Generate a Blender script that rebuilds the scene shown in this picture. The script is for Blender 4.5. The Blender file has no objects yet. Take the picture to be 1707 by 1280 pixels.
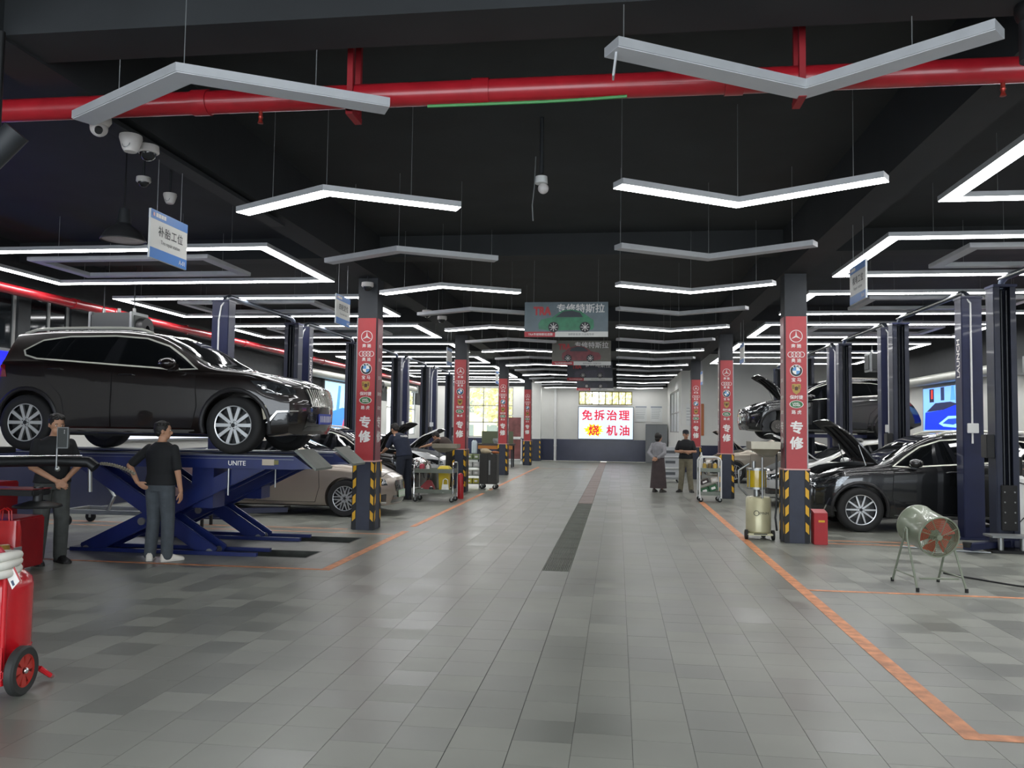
import bpy, bmesh, math, random
from math import sin, cos, pi, radians, sqrt
from mathutils import Vector, Matrix
from mathutils.bvhtree import BVHTree
random.seed(7)
SC = bpy.context.scene
COL = SC.collection

# ---------------------------------------------------------------- camera
def make_camera():
    yaw, pit, rol, f = radians(7.442), radians(3.107), radians(.782), 1353.45
    view = Vector((-sin(yaw)*cos(pit), cos(yaw)*cos(pit), sin(pit)))
    right = Vector((cos(yaw), sin(yaw), 0)); up = right.cross(view)
    r = right*cos(rol) + up*sin(rol); u = -right*sin(rol) + up*cos(rol)
    cd = bpy.data.cameras.new('camera'); cam = bpy.data.objects.new('camera', cd); COL.objects.link(cam)
    m = Matrix((r, u, -view)).transposed().to_4x4(); m.translation = (0, 0, 1.7)
    cam.matrix_world = m
    cd.sensor_width = 36; cd.lens = f/1707*36; cd.clip_start = .05; cd.clip_end = 400
    SC.camera = cam
make_camera()

# ---------------------------------------------------------------- daylight, exposure
W = bpy.data.worlds.new('overcast_sky'); SC.world = W; W.use_nodes = True
bg = W.node_tree.nodes['Background']
bg.inputs[0].default_value = (.86, .93, 1, 1); bg.inputs[1].default_value = 4.2
SC.view_settings.view_transform = 'Standard'; SC.view_settings.look = 'None'
SC.view_settings.gamma = 1; SC.view_settings.use_curve_mapping = False
SC.view_settings.exposure = 0.38
try:
    SC.cycles.use_denoising = True
    SC.cycles.max_bounces = 6; SC.cycles.diffuse_bounces = 3; SC.cycles.glossy_bounces = 3
    SC.cycles.sample_clamp_indirect = 6
except Exception: pass
LAMP = 15.5          # how strongly the LED tubes glow

# ---------------------------------------------------------------- materials
def lin(c):
    if isinstance(c, str):
        c = [int(c[i:i+2], 16)/255 for i in (0, 2, 4)]
    return tuple(v/12.92 if v <= .04045 else ((v+.055)/1.055)**2.4 for v in c)
def mat(name, col, rough=.5, metal=0., emit=0., var=0., scale=6., bump=0., coat=0., spec=.5, trans=0.):
    m = bpy.data.materials.new(name); m.use_nodes = True
    nt = m.node_tree; b = nt.nodes['Principled BSDF']; c = lin(col)+(1,)
    b.inputs['Base Color'].default_value = c
    b.inputs['Roughness'].default_value = rough; b.inputs['Metallic'].default_value = metal
    b.inputs['Specular IOR Level'].default_value = spec
    if coat: b.inputs['Coat Weight'].default_value = coat; b.inputs['Coat Roughness'].default_value = .04
    if trans: b.inputs['Transmission Weight'].default_value = trans; b.inputs['IOR'].default_value = 1.1
    if emit:
        b.inputs['Emission Color'].default_value = c; b.inputs['Emission Strength'].default_value = emit
    if var or bump:
        tc = nt.nodes.new('ShaderNodeTexCoord'); n = nt.nodes.new('ShaderNodeTexNoise')
        n.inputs['Scale'].default_value = scale; n.inputs['Detail'].default_value = 4
        nt.links.new(tc.outputs['Object'], n.inputs['Vector'])
        if var:
            mr = nt.nodes.new('ShaderNodeMapRange'); mr.inputs[1].default_value = .3; mr.inputs[2].default_value = .7
            mr.inputs[3].default_value = 1-var; mr.inputs[4].default_value = 1+var
            mx = nt.nodes.new('ShaderNodeVectorMath'); mx.operation = 'SCALE'
            mx.inputs[0].default_value = c[:3]
            nt.links.new(n.outputs[0], mr.inputs[0]); nt.links.new(mr.outputs[0], mx.inputs['Scale'])
            nt.links.new(mx.outputs[0], b.inputs['Base Color'])
        if bump:
            bp = nt.nodes.new('ShaderNodeBump'); bp.inputs['Strength'].default_value = bump; bp.inputs['Distance'].default_value = .01
            nt.links.new(n.outputs[0], bp.inputs['Height']); nt.links.new(bp.outputs[0], b.inputs['Normal'])
    return m
_M = {}
def M(name, *a, **k):
    if name not in _M: _M[name] = mat(name, *a, **k)
    return _M[name]
ALU = M('brushed_aluminium', 'b9bbbd', .45, .25, var=.06)
GREYM = M('grey_metal', '8d9090', .4, .6, var=.08)
CHROME = M('chrome', 'e6e6e6', .12, 1.)
STEEL = M('steel', '9a9c9a', .35, .8, var=.1)
BLACK = M('black_plastic', '141516', .45, var=.15)
DARK = M('dark_paint', '24272a', .6, var=.15)
RUBBER = M('rubber', '171717', .75, var=.2)
WHITE = M('white_plastic', 'd9dad8', .4, var=.04)
REDPIPE = M('red_pipe_paint', 'a01c26', .32, var=.12, coat=.3)
RED = M('red_enamel', 'c01822', .25, var=.06, coat=.5)
BLUEP = M('blue_lift_paint', '191f3e', .4, var=.12, coat=.15)
NAVY = M('navy_lift_paint', '1d2233', .45, var=.12, coat=.1)
ORANGE = M('orange_floor_paint', 'c98559', .55, var=.3, scale=9)
YELLOW = M('yellow_reflective', 'd9a514', .4, var=.1)
GLOW = M('led_diffuser_lit', (1, 1, 1), .5, emit=LAMP)
UNLIT = M('led_diffuser_off', 'bfc0c4', .45, var=.03)
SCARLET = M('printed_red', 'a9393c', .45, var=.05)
PWHITE = M('printed_white', 'e4e2de', .5)
PBLACK = M('printed_black', '1c1d20', .5)
PBLUE = M('printed_blue', '4f7fc0', .45)

# ---------------------------------------------------------------- mesh helpers
def Rz(a): return Matrix.Rotation(a, 4, 'Z')
def Rx(a): return Matrix.Rotation(a, 4, 'X')
def Ry(a): return Matrix.Rotation(a, 4, 'Y')
def T(x, y=0, z=0): return Matrix.Translation((x, y, z) if not hasattr(x, '__len__') else x)
def basis(o, x, y, z):
    m = Matrix((Vector(x), Vector(y), Vector(z))).transposed().to_4x4(); m.translation = Vector(o); return m
class MB:
    def __init__(s): s.b = bmesh.new()
    def _fin(s, vs, mtx, mi):
        if mtx is not None:
            for v in vs: v.co = mtx @ v.co
        if mi:
            for f in {f for v in vs for f in v.link_faces}: f.material_index = mi
        return s
    def box(s, c, d, m=None, bev=0, mi=0):
        vs = bmesh.ops.create_cube(s.b, size=1)['verts']
        for v in vs: v.co = Vector((v.co.x*d[0], v.co.y*d[1], v.co.z*d[2]))
        if bev:
            es = list({e for v in vs for e in v.link_edges})
            r = bmesh.ops.bevel(s.b, geom=es, offset=bev, segments=2, affect='EDGES', clamp_overlap=True)
            vs = list({v for f in r['faces'] for v in f.verts} | {v for v in vs if v.is_valid})
        mm = T(c) @ m if m is not None else T(c)
        return s._fin(vs, mm, mi)
    def bx(s, x0, x1, y0, y1, z0, z1, bev=0, mi=0):
        return s.box(((x0+x1)/2, (y0+y1)/2, (z0+z1)/2), (abs(x1-x0), abs(y1-y0), abs(z1-z0)), bev=bev, mi=mi)
    def cyl(s, p0, p1, r0, r1=None, n=14, mi=0):
        p0, p1 = Vector(p0), Vector(p1); d = p1-p0
        r = bmesh.ops.create_cone(s.b, cap_ends=True, segments=n, radius1=r0, radius2=r0 if r1 is None else r1, depth=d.length)
        q = d.to_track_quat('Z', 'Y').to_matrix().to_4x4()
        return s._fin(r['verts'], T((p0+p1)/2) @ q, mi)
    def sphere(s, c, r, n=12, m=None, mi=0):
        q = bmesh.ops.create_uvsphere(s.b, u_segments=n, v_segments=max(6, n*2//3), radius=1)['verts']
        if not hasattr(r, '__len__'): r = (r, r, r)
        mm = T(c) @ (m if m is not None else Matrix()) @ Matrix.Diagonal((*r, 1))
        return s._fin(q, mm, mi)
    def tube(s, pts, r, n=8, closed=False, mi=0, cap=True):
        pts = [Vector(p) for p in pts]; N = len(pts); rings = []
        rr = r if hasattr(r, '__len__') else [r]*N
        pu = None
        for i, p in enumerate(pts):
            a = pts[(i-1) % N] if (i or closed) else p; b = pts[(i+1) % N] if (i < N-1 or closed) else p
            t = (b-a).normalized()
            if pu is None: pu = t.orthogonal().normalized()
            else:
                pu = pu - t*pu.dot(t)
                pu = pu.normalized() if pu.length > 1e-6 else t.orthogonal().normalized()
            w = t.cross(pu)
            rings.append([s.b.verts.new(p + (pu*cos(2*pi*k/n) + w*sin(2*pi*k/n))*rr[i]) for k in range(n)])
        for i in range(N if closed else N-1):
            A, B = rings[i], rings[(i+1) % N]
            for k in range(n):
                f = s.b.faces.new((A[k], A[(k+1) % n], B[(k+1) % n], B[k])); f.material_index = mi
        if cap and not closed:
            s.b.faces.new(rings[0][::-1]).material_index = mi; s.b.faces.new(rings[-1]).material_index = mi
        return s
    def lathe(s, prof, m=None, n=24, mi=0, closed=False):
        rings = []
        mm = m if m is not None else Matrix()
        for r, z in prof:
            if r < 1e-5: rings.append([s.b.verts.new(mm @ Vector((0, 0, z)))])
            else: rings.append([s.b.verts.new(mm @ Vector((r*cos(2*pi*k/n), r*sin(2*pi*k/n), z))) for k in range(n)])
        L = len(rings)
        for i in range(L if closed else L-1):
            A, B = rings[i], rings[(i+1) % L]
            for k in range(n):
                a, b = A[k % len(A)], A[(k+1) % len(A)]; c, d = B[(k+1) % len(B)], B[k % len(B)]
                vs = []
                for v in (a, b, c, d):
                    if v not in vs: vs.append(v)
                if len(vs) > 2: s.b.faces.new(vs).material_index = mi
        return s
    def prism(s, poly, h, m=None, mi=0):
        mm = m if m is not None else Matrix()
        A = [s.b.verts.new(mm @ Vector((x, y, 0))) for x, y in poly]
        B = [s.b.verts.new(mm @ Vector((x, y, h))) for x, y in poly]; n = len(poly)
        fs = [s.b.faces.new(A[::-1]), s.b.faces.new(B)]
        fs += [s.b.faces.new((A[i], A[(i+1) % n], B[(i+1) % n], B[i])) for i in range(n)]
        for f in fs: f.material_index = mi
        return s
    def loft(s, rings, cap=True, mi=0, closed=True):
        R = [[s.b.verts.new(p) for p in r] for r in rings]; n = len(R[0])
        for A, B in zip(R, R[1:]):
            for k in range(n if closed else n-1):
                s.b.faces.new((A[k], A[(k+1) % n], B[(k+1) % n], B[k])).material_index = mi
        if cap: s.b.faces.new(R[0][::-1]).material_index = mi; s.b.faces.new(R[-1]).material_index = mi
        return s
    def mesh(s, name, ms, ang=38, normals=True):
        if normals: bmesh.ops.recalc_face_normals(s.b, faces=s.b.faces[:])
        me = bpy.data.meshes.new(name); s.b.to_mesh(me); s.b.free()
        for m in (ms if isinstance(ms, (list, tuple)) else [ms]): me.materials.append(m)
        if ang:
            me.shade_smooth(); me.set_sharp_from_angle(angle=radians(ang))
        return me
    def build(s, name, ms, parent=None, ang=38, m=None):
        return obj(name, s.mesh(name, ms, ang), parent, m)
def obj(name, me, parent=None, m=None):
    o = bpy.data.objects.new(name, me); COL.objects.link(o)
    if parent is not None: o.parent = parent
    if m is not None: o.matrix_local = m
    return o
def tag(o, label=None, cat=None, group=None, kind=None):
    if label: o['label'] = label
    if cat: o['category'] = cat
    if group: o['group'] = group
    if kind: o['kind'] = kind
    return o
def thing(name, label, cat, loc=(0, 0, 0), rz=0, group=None, kind=None):
    o = bpy.data.objects.new(name, None); COL.objects.link(o); o.empty_display_size = .1
    o.location = loc; o.rotation_euler = (0, 0, rz)
    return tag(o, label, cat, group, kind)
def struct(name, mb, ms, parent=None, ang=38):
    o = mb.build(name, ms, parent, ang)
    if parent is None: o['kind'] = 'structure'
    return o
def copy_tree(o, parent=None):
    c = o.copy(); COL.objects.link(c)
    if parent is not None: c.parent = parent; c.matrix_parent_inverse = o.matrix_parent_inverse
    for ch in o.children: copy_tree(ch, c)
    return c
_fontcache = {}
def text_mesh(body, size, bold=.0, depth=.0012, spacing=1.0):
    """flat lettering centred on the origin in its own xy plane"""
    k = (body, size, bold, spacing)
    if k in _fontcache: return _fontcache[k]
    cu = bpy.data.curves.new('lettering', 'FONT'); cu.body = body; cu.size = size
    cu.align_x = 'CENTER'; cu.align_y = 'CENTER'; cu.resolution_u = 2
    cu.space_character = spacing
    o = bpy.data.objects.new('lettering', cu); COL.objects.link(o)
    dg = bpy.context.evaluated_depsgraph_get(); dg.update()
    me = bpy.data.meshes.new_from_object(o.evaluated_get(dg))
    bpy.data.objects.remove(o); bpy.data.curves.remove(cu)
    xs = [v.co.x for v in me.vertices]; ys = [v.co.y for v in me.vertices]
    if xs:
        cx, cy = (min(xs)+max(xs))/2, (min(ys)+max(ys))/2
        me['w'] = max(xs)-min(xs)
        for v in me.vertices: v.co.x -= cx; v.co.y -= cy
    if bold and xs:                     # heavier strokes: the outline repeated with small shifts
        b = bmesh.new(); d = bold*size
        for q, (dx, dy) in enumerate(((-d, -d), (d, -d), (d, d), (-d, d))):
            k0 = len(b.verts); b.from_mesh(me); b.verts.ensure_lookup_table()
            for v in b.verts[k0:]: v.co.x += dx; v.co.y += dy; v.co.z += .0003*q
        w0 = me['w']; b.to_mesh(me); b.free(); me['w'] = w0
    _fontcache[k] = me
    return me
def text(body, size, m, material, parent, bold=.0, name='lettering', width=None, spacing=1.0):
    me = text_mesh(body, size, bold, spacing=spacing).copy(); me.materials.clear(); me.materials.append(material)
    if width and me.get('w'):
        f = width/me['w']
        for v in me.vertices: v.co.x *= f
    return obj(name, me, parent, m)
FACE_CAM = basis((0, 0, 0), (1, 0, 0), (0, 0, 1), (0, -1, 0))      # xy print plane turned to face -Y
FACE_PX = basis((0, 0, 0), (0, 1, 0), (0, 0, 1), (1, 0, 0))        # facing +X
FACE_NX = basis((0, 0, 0), (0, -1, 0), (0, 0, 1), (-1, 0, 0))      # facing -X
def rounded(w, h, r, n=4):
    o = []
    for cx, cy, a in ((w/2-r, h/2-r, 0), (-w/2+r, h/2-r, 90), (-w/2+r, -h/2+r, 180), (w/2-r, -h/2+r, 270)):
        for k in range(n+1):
            t = radians(a+90*k/n); o.append((cx+r*cos(t), cy+r*sin(t)))
    return o
def ringpoly(mb, ro, ri, h, m, n=28, sx=1., mi=0):
    mb.lathe([(ro, 0), (ro, h), (ri, h), (ri, 0)], m @ Matrix.Diagonal((sx, 1, 1, 1)), n, mi, closed=True)
# ================================================================ the hall
XL, XR, Y0, Y1, ZC = -10.5, 9.3, -4.0, 43.5, 4.85
CXL, CXR = -4.13, 2.73
CY = [13.15+8.1*k for k in range(4)]
PITS = [(-7.35, -3.95, 10.1, 10.66), (-7.35, -3.85, 11.5, 12.08)]
DRX0, DRX1, DRY0 = -.89, -.56, 9.8
def floor():
    holes = PITS + [(DRX0, DRX1, DRY0, Y1)]
    xs = sorted({XL, XR} | {h[0] for h in holes} | {h[1] for h in holes})
    ys = sorted({Y0, Y1} | {h[2] for h in holes} | {h[3] for h in holes})
    mb = MB()
    for a, b in zip(xs, xs[1:]):
        for c, d in zip(ys, ys[1:]):
            cx, cy = (a+b)/2, (c+d)/2
            if not any(h[0] < cx < h[1] and h[2] < cy < h[3] for h in holes): mb.bx(a, b, c, d, -.3, -.004)
    mb.bx(XL, XR, Y0, Y1, -.4, -.3)
    f = struct('floor', mb, M('floor_grout', '585958', .8, var=.15))
    def tile_mat(name, island):
        m = mat(name, '6c6e6c', .42)
        nt = m.node_tree; b = nt.nodes['Principled BSDF']
        if island: at_ = nt.nodes.new('ShaderNodeAttribute'); at_.attribute_name = 'tone'; src = at_.outputs['Fac']
        else: src = nt.nodes.new('ShaderNodeObjectInfo').outputs['Random']
        geo = nt.nodes.new('ShaderNodeNewGeometry')
        cr = nt.nodes.new('ShaderNodeValToRGB')
        e = cr.color_ramp.elements; e[0].color = lin('72746d')+(1,); e[1].color = lin('86887f')+(1,); e[0].position = .1; e[1].position = .9
        nt.links.new(src, cr.inputs[0])
        n = nt.nodes.new('ShaderNodeTexNoise'); n.inputs['Scale'].default_value = .9; n.inputs['Detail'].default_value = 5
        nt.links.new(geo.outputs['Position'], n.inputs['Vector'])
        mr = nt.nodes.new('ShaderNodeMapRange'); mr.inputs[1].default_value = .3; mr.inputs[2].default_value = .7; mr.inputs[3].default_value = .86; mr.inputs[4].default_value = 1.1
        nt.links.new(n.outputs[0], mr.inputs[0])
        sc = nt.nodes.new('ShaderNodeVectorMath'); sc.operation = 'SCALE'
        nt.links.new(cr.outputs[0], sc.inputs[0]); nt.links.new(mr.outputs[0], sc.inputs['Scale']); nt.links.new(sc.outputs[0], b.inputs['Base Color'])
        r2 = nt.nodes.new('ShaderNodeMapRange'); r2.inputs[3].default_value = .29; r2.inputs[4].default_value = .42
        nt.links.new(src, r2.inputs[0]); nt.links.new(r2.outputs[0], b.inputs['Roughness'])
        return m
    S = .325; g = .0022; gy = .0011
    far = MB(); fb = far.b; cand = []; cut = []
    nx0 = int(math.floor((XL-DRX0)/S)); nx1 = int(math.ceil((XR-DRX1)/S))
    cols = [DRX0+.0025] + [DRX1+S*i for i in range(nx1)] + [DRX0-S*(i+1) for i in range(-nx0)]
    for x in cols:
        if x < XL or x+S > XR: continue
        off = random.choice((0, .5, .33))*S
        y = .6+off
        while y < Y1-S:
            hit = [h for h in holes if h[0] < x+S-.004 and x+.004 < h[1] and h[2] < y+S-.004 and y+.004 < h[3]]
            if not hit: cand.append((x, y))
            else:                                      # cut tiles round the openings
                h = hit[0]; a, b, c, d = max(x, h[0]), min(x+S, h[1]), max(y, h[2]), min(y+S, h[3])
                cut += [r for r in ((x, a, y, y+S), (b, x+S, y, y+S), (a, b, y, c), (a, b, d, y+S)) if r[1]-r[0] > .01 and r[3]-r[2] > .01]
            y += S
    def size(c):                                   # how large it shows from the aisle entrance
        x, y = c[0]+S/2, c[1]+S/2
        u = (x*.99+y*.13)/max(.2, y*.99-x*.13)
        return -1 if abs(u) > .62 or y < 3.0 else 1/(y*y*y)
    cand.sort(key=size, reverse=True)
    tb = MB(); tb.bx(g/2, S-g/2, gy/2, S-gy/2, -.012, 0, bev=.0006); tm = tb.mesh('tile', tile_mat('grey_floor_tile', False), 30)
    for i, (x, y) in enumerate(cand):
        if i < 300:
            o = obj('tile', tm, f); o.location = (x, y, random.uniform(-.0009, -.0002))
        else:
            cut.append((x, x+S, y, y+S))
    for x0, x1, y0, y1 in cut:
            z = random.uniform(-.0009, -.0002)
            P = [(x0+g/2, y0+gy/2), (x1-g/2, y0+gy/2), (x1-g/2, y1-gy/2), (x0+g/2, y1-gy/2)]
            t = [fb.verts.new((a, b, z)) for a, b in P]; w = [fb.verts.new((a, b, -.012)) for a, b in P]
            fb.faces.new(t)
            for k in range(4): fb.faces.new((w[k], w[(k+1) % 4], t[(k+1) % 4], t[k]))
    me = far.mesh('tile_field', tile_mat('grey_floor_tile_field', True), 0, False)
    at_ = me.attributes.new('tone', 'FLOAT', 'FACE'); tones = []
    for i in range(len(me.polygons)//5): tones += [random.random()]*5
    at_.data.foreach_set('value', tones)
    o = obj('tile_field', me, f); o['kind'] = 'stuff'
    # lift pits
    for a, b, c, d in PITS:
        p = MB(); p.bx(a, b, c, d, -.299, -.28); struct_p = p.build('pit_base', M('pit_dark', '2a2b28', .6, var=.4), f)  # pit bottom in one very dark mottled colour
        p = MB()
        for q in ((a, b, c, c+.02), (a, b, d-.02, d), (b-.02, b, c+.02, d-.02)): p.bx(*q, -.28, .002)
        p.build('pit_edging', M('pit_steel', '3a3c38', .5, .5, var=.3), f)
    return f
FLOOR = floor()
def drain():
    d = thing('floor_drain', 'long grated drain channel set in the grey aisle floor', 'drain', (0, 0, 0))
    MB().bx(DRX0, DRX1, DRY0, Y1-.1, -.299, -.2).build('channel', M('pit_dark', '2a2b28', .6), d)
    gm = MB()
    for k in range(15):
        x = DRX0+.012+k*(DRX1-DRX0-.024)/14
        gm.bx(x-.0065, x+.0065, 0, .985, -.03, .001)
    for y in (.02, .5, .965): gm.bx(DRX0+.006, DRX1-.006, y-.008, y+.008, -.04, -.012)
    g = gm.mesh('grating', M('galvanised_grate', '72756c', .5, .5, var=.2), 0)
    y = DRY0
    while y < 18: o = obj('grating', g, d); o.location = (0, y, 0); y += 1
    s = MB().bx(DRX0+.003, DRX1-.003, .004, .996, -.03, .001, bev=.004).mesh('cover_slab', M('stone_cover', '84766f', .5, var=.25, scale=4))
    while y < Y1-1: o = obj('cover_slab', s, d); o.location = (0, y, random.uniform(-.002, .001)); y += 1
drain()
def line(label, *segs):
    mb = MB()
    for x0, x1, y0, y1 in segs: mb.bx(x0, x1, y0, y1, .0008, .0022)
    tag(mb.build('floor_line', ORANGE, None, 0), label, 'floor marking')
line('orange painted line turning the near right corner beside the aisle', (1.93, 2.05, 4.92, 20), (2.05, 9, 4.92, 5.02))
line('thin orange line under the feet of the barrel fan', (2.05, 9, 9.16, 9.23))
line('orange line across the bay at the foot of the black car', (3.1, 9, 13.05, 13.11), (3.1, 9, 13.4, 13.46))
line('orange painted line along the left edge of the aisle', (-3.47, -3.35, 9.3, 13.0))
line('thin orange line in front of the blue scissor lift', (-10, -3.47, 9.3, 9.37))
line('worn orange line continuing left of the aisle past the first column', (-3.5, -3.4, 13.6, 21), (-3.5, -3.4, 22, 36))
line('pair of orange lines between the scissor lift and the beige sedan', (-10, -4.4, 13.0, 13.06), (-10, -3.5, 12.55, 12.6))
line('worn dark orange line crossing the far aisle diagonally', (-3.4, -1.2, 34.6, 34.68))

CEIL = M('black_ceiling_paint', '262a2c', .75, var=.2, scale=1.5)
struct('ceiling', MB().bx(XL, XR, Y0, Y1, ZC, ZC+.2), CEIL)
BEAM = M('black_beam_paint', '222527', .7, var=.15, scale=2)
n = 0
for x in (CXL, CXR):
    n += 1; struct('trim_%d' % n, MB().bx(x-.19, x+.19, Y0, Y1, 4.16, ZC), BEAM)
for y in [4.83]+CY:
    n += 1; mb = MB()
    for a, b in ((XL, CXL-.19), (CXL+.19, CXR-.19), (CXR+.19, XR)): mb.bx(a, b, y-.2, y+.2, 4.18 if y < 6 else 4.5, ZC)
    struct('trim_%d' % n, mb, BEAM)
WALL = M('white_wall_paint', 'd6d6d1', .6, var=.05, scale=1)
WAIN = M('dark_glossy_wainscot', '30344a', .22, var=.15, scale=1)
FRAME = M('window_frame_grey', '9a9a98', .5, .3)
GLASS = M('window_glass', 'f2f5f0', .02, trans=1.)
UPPER = M('upper_wall_dark', '25282a', .7, var=.15)
def walled(name, axis, pos, u0, u1, z0, z1, openings, th=.2, ms=None):
    """a wall in the plane axis=pos with rectangular openings (u0,u1,z0,z1)"""
    us = sorted({u0, u1} | {o[0] for o in openings} | {o[1] for o in openings}); zs = sorted({z0, z1} | {o[2] for o in openings} | {o[3] for o in openings})
    mb = MB()
    for a, b in zip(us, us[1:]):
        for c, d in zip(zs, zs[1:]):
            if any(o[0] < (a+b)/2 < o[1] and o[2] < (c+d)/2 < o[3] for o in openings): continue
            if axis == 'y': mb.bx(a, b, pos, pos+th, c, d)
            else: mb.bx(pos, pos+th, a, b, c, d)
    return struct(name, mb, ms or WALL)
WB = [(-8.05, -5.6, 1.2, 3.9), (-2.07, .76, 3.0, 3.72)]
walled('wall_back', 'y', Y1, XL, XR, 0, 3.95, WB); walled('wall_back_upper', 'y', Y1, XL, XR, 3.95, ZC, [], ms=UPPER)
WLs = [(36.2, 38.2, 1.3, 3.6), (39.4, 41.6, 1.3, 3.6)]
walled('wall_left', 'x', XL-.2, Y0, Y1, 0, 2.85, [(a, b, c, 2.85) for a, b, c, d in WLs]); walled('wall_left_upper', 'x', XL-.2, Y0, Y1, 2.85, ZC, [(a, b, 2.85, d) for a, b, c, d in WLs]+[(9.5, 11.3, 2.9, 4.1), (11.9, 13.0, 2.9, 4.1), (13.3, 14.4, 2.9, 4.1)], ms=UPPER)
walled('wall_right', 'x', XR, Y0, Y1, 0, 3.35, []); walled('wall_right_upper', 'x', XR, Y0, Y1, 3.35, ZC, [], ms=UPPER)
walled('wall_front', 'y', Y0-.2, XL, XR, 0, ZC, [(-9.5, 8.5, 0, 4.2)])
struct('baseboard_back', MB().bx(XL, 2.6, Y1-.03, Y1, 0, 1.15), WAIN)
struct('baseboard_left', MB().bx(XL, XL+.03, Y0, Y1, 0, 1.1), WAIN)
struct('baseboard_right', MB().bx(XR-.03, XR, Y0, 33.9, 0, 1.1), WAIN)
wn = 0
def window(axis, pos, u0, u1, z0, z1, nu, zrows, fm=FRAME, glass=GLASS):
    global wn; wn += 1
    w = thing('window_%d' % wn, None, None, kind='structure')
    fr = MB()
    def b(a, c, e, g, t=.06, mb=None):
        mb = mb or fr
        if axis == 'y': mb.bx(a, c, pos+.08-t/2, pos+.08+t/2, e, g)
        else: mb.bx(pos-.08-t/2, pos-.08+t/2, a, c, e, g)
    b(u0, u1, z0, z0+.05); b(u0, u1, z1-.05, z1); b(u0, u0+.05, z0, z1); b(u1-.05, u1, z0, z1)
    us = [u0+(u1-u0)*i/nu for i in range(nu+1)]
    for u in us[1:-1]: b(u-.025, u+.025, z0, z1)
    for z in zrows: b(u0, u1, z-.025, z+.025)
    fr.build('window_frame', fm, w)
    zz = [z0]+list(zrows)+[z1]
    for a, c in zip(us, us[1:]):
        for e, g in zip(zz, zz[1:]):
            p = MB(); b(a+.024, c-.024, e+.024, g-.024, .008, p); p.build('pane', glass, w)
window('y', Y1, *WB[0], 3, (2.0, 2.9))
window('y', Y1, *WB[1], 8, (), M('yellow_window_frame', '9a8f4e', .5))
for o in WLs: window('x', XL, *o, 2, (2.6,))
DGLASS = M('dark_window_glass', '161a1d', .06, spec=.6)
for o in ((9.5, 11.3, 2.9, 4.1), (11.9, 13.0, 2.9, 4.1), (13.3, 14.4, 2.9, 4.1)): window('x', XL, *o, 2, (), FRAME, DGLASS)
# office block at the far right
mb = MB(); mb.bx(2.6, 2.75, 34, Y1, 0, 1.6); mb.bx(2.6, 2.75, 34, Y1, 3.5, ZC); mb.bx(2.6, 2.75, 34, 35.5, 1.6, 3.5); mb.bx(2.6, 2.75, 41.5, Y1, 1.6, 3.5); mb.bx(2.75, XR, 34, 34.15, 0, ZC)
struct('wall_partition', mb, WALL)
struct('baseboard_partition', MB().bx(2.57, XR, 33.97, 34, 0, 1.1), WAIN)
window('x', 2.75, 35.5, 41.5, 1.6, 3.5, 3, (2.5,), FRAME, M('frosted_office_glass', 'cfd4d4', .35))
# daylight world behind the windows
def outside():
    g = MB().bx(-40, 40, Y1+.3, 95, -.5, -.42); tag(g.build('ground', M('outdoor_ground', 'b8b39c', .9, var=.2, scale=.3)), 'pale sunlit yard outside the rear windows', 'ground', kind='structure')
    for i, (x, y, h, r) in enumerate(((-14, 60, 6.5, 2.6), (-9.5, 66, 8, 3.0), (-4.5, 62, 7, 2.8), (1.5, 64, 7.5, 3.0), (-19.5, 58, 7, 2.8))):
        t = thing('tree', ['leafy tree outside the rear window, leftmost in the panes', 'tall leafy tree outside behind the rear window', 'leafy tree outside above the screen, left panes', 'leafy tree outside above the screen, right panes', 'leafy tree outside the left wall windows'][i], 'tree', (x, y, -.42), group='trees outside the rear windows')
        MB().cyl((0, 0, 0), (0, 0, h*.6), .2, .12).build('trunk', M('bark', '5b4a35', .9, var=.3), t)
        c = MB()
        for k in range(1500):
            d = Vector((random.gauss(0, 1), random.gauss(0, 1), random.gauss(0, 1))).normalized()*random.random()**.4
            p = Vector((d.x*r, d.y*r, h*.62+d.z*r*.9)); n_ = Vector((random.gauss(0, 1), random.gauss(0, 1), random.gauss(0, 1))).normalized()
            u = n_.orthogonal().normalized()*.22; v = n_.cross(u).normalized()*.14
            vs = [c.b.verts.new(p+q) for q in (u, v, -u, -v)]; c.b.faces.new(vs)
        o = c.build('foliage', M('yellow_green_leaves', 'e2dcae', .7, var=.3), t, 0); o['kind'] = 'stuff'
    b = thing('building', 'pale building across the yard seen through the rear window', 'building', (-12, 78, -.42))
    MB().bx(-7, 7, 0, 6, 0, 9).build('facade', M('pale_render', 'd8cfae', .8, var=.05), b)
    wm = MB().bx(-.6, .6, -.04, .02, -.8, .8).mesh('window', M('far_window', '77807c', .2))
    for i in range(5):
        for j in range(3): o = obj('window', wm, b); o.location = (-5+i*2.5, 0, 1.6+j*2.8)
    MB().bx(-7.2, 7.2, -.2, 6.2, 9, 9.3).build('roof', M('roof_grey', '8c8a84', .8), b)
outside()
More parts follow.
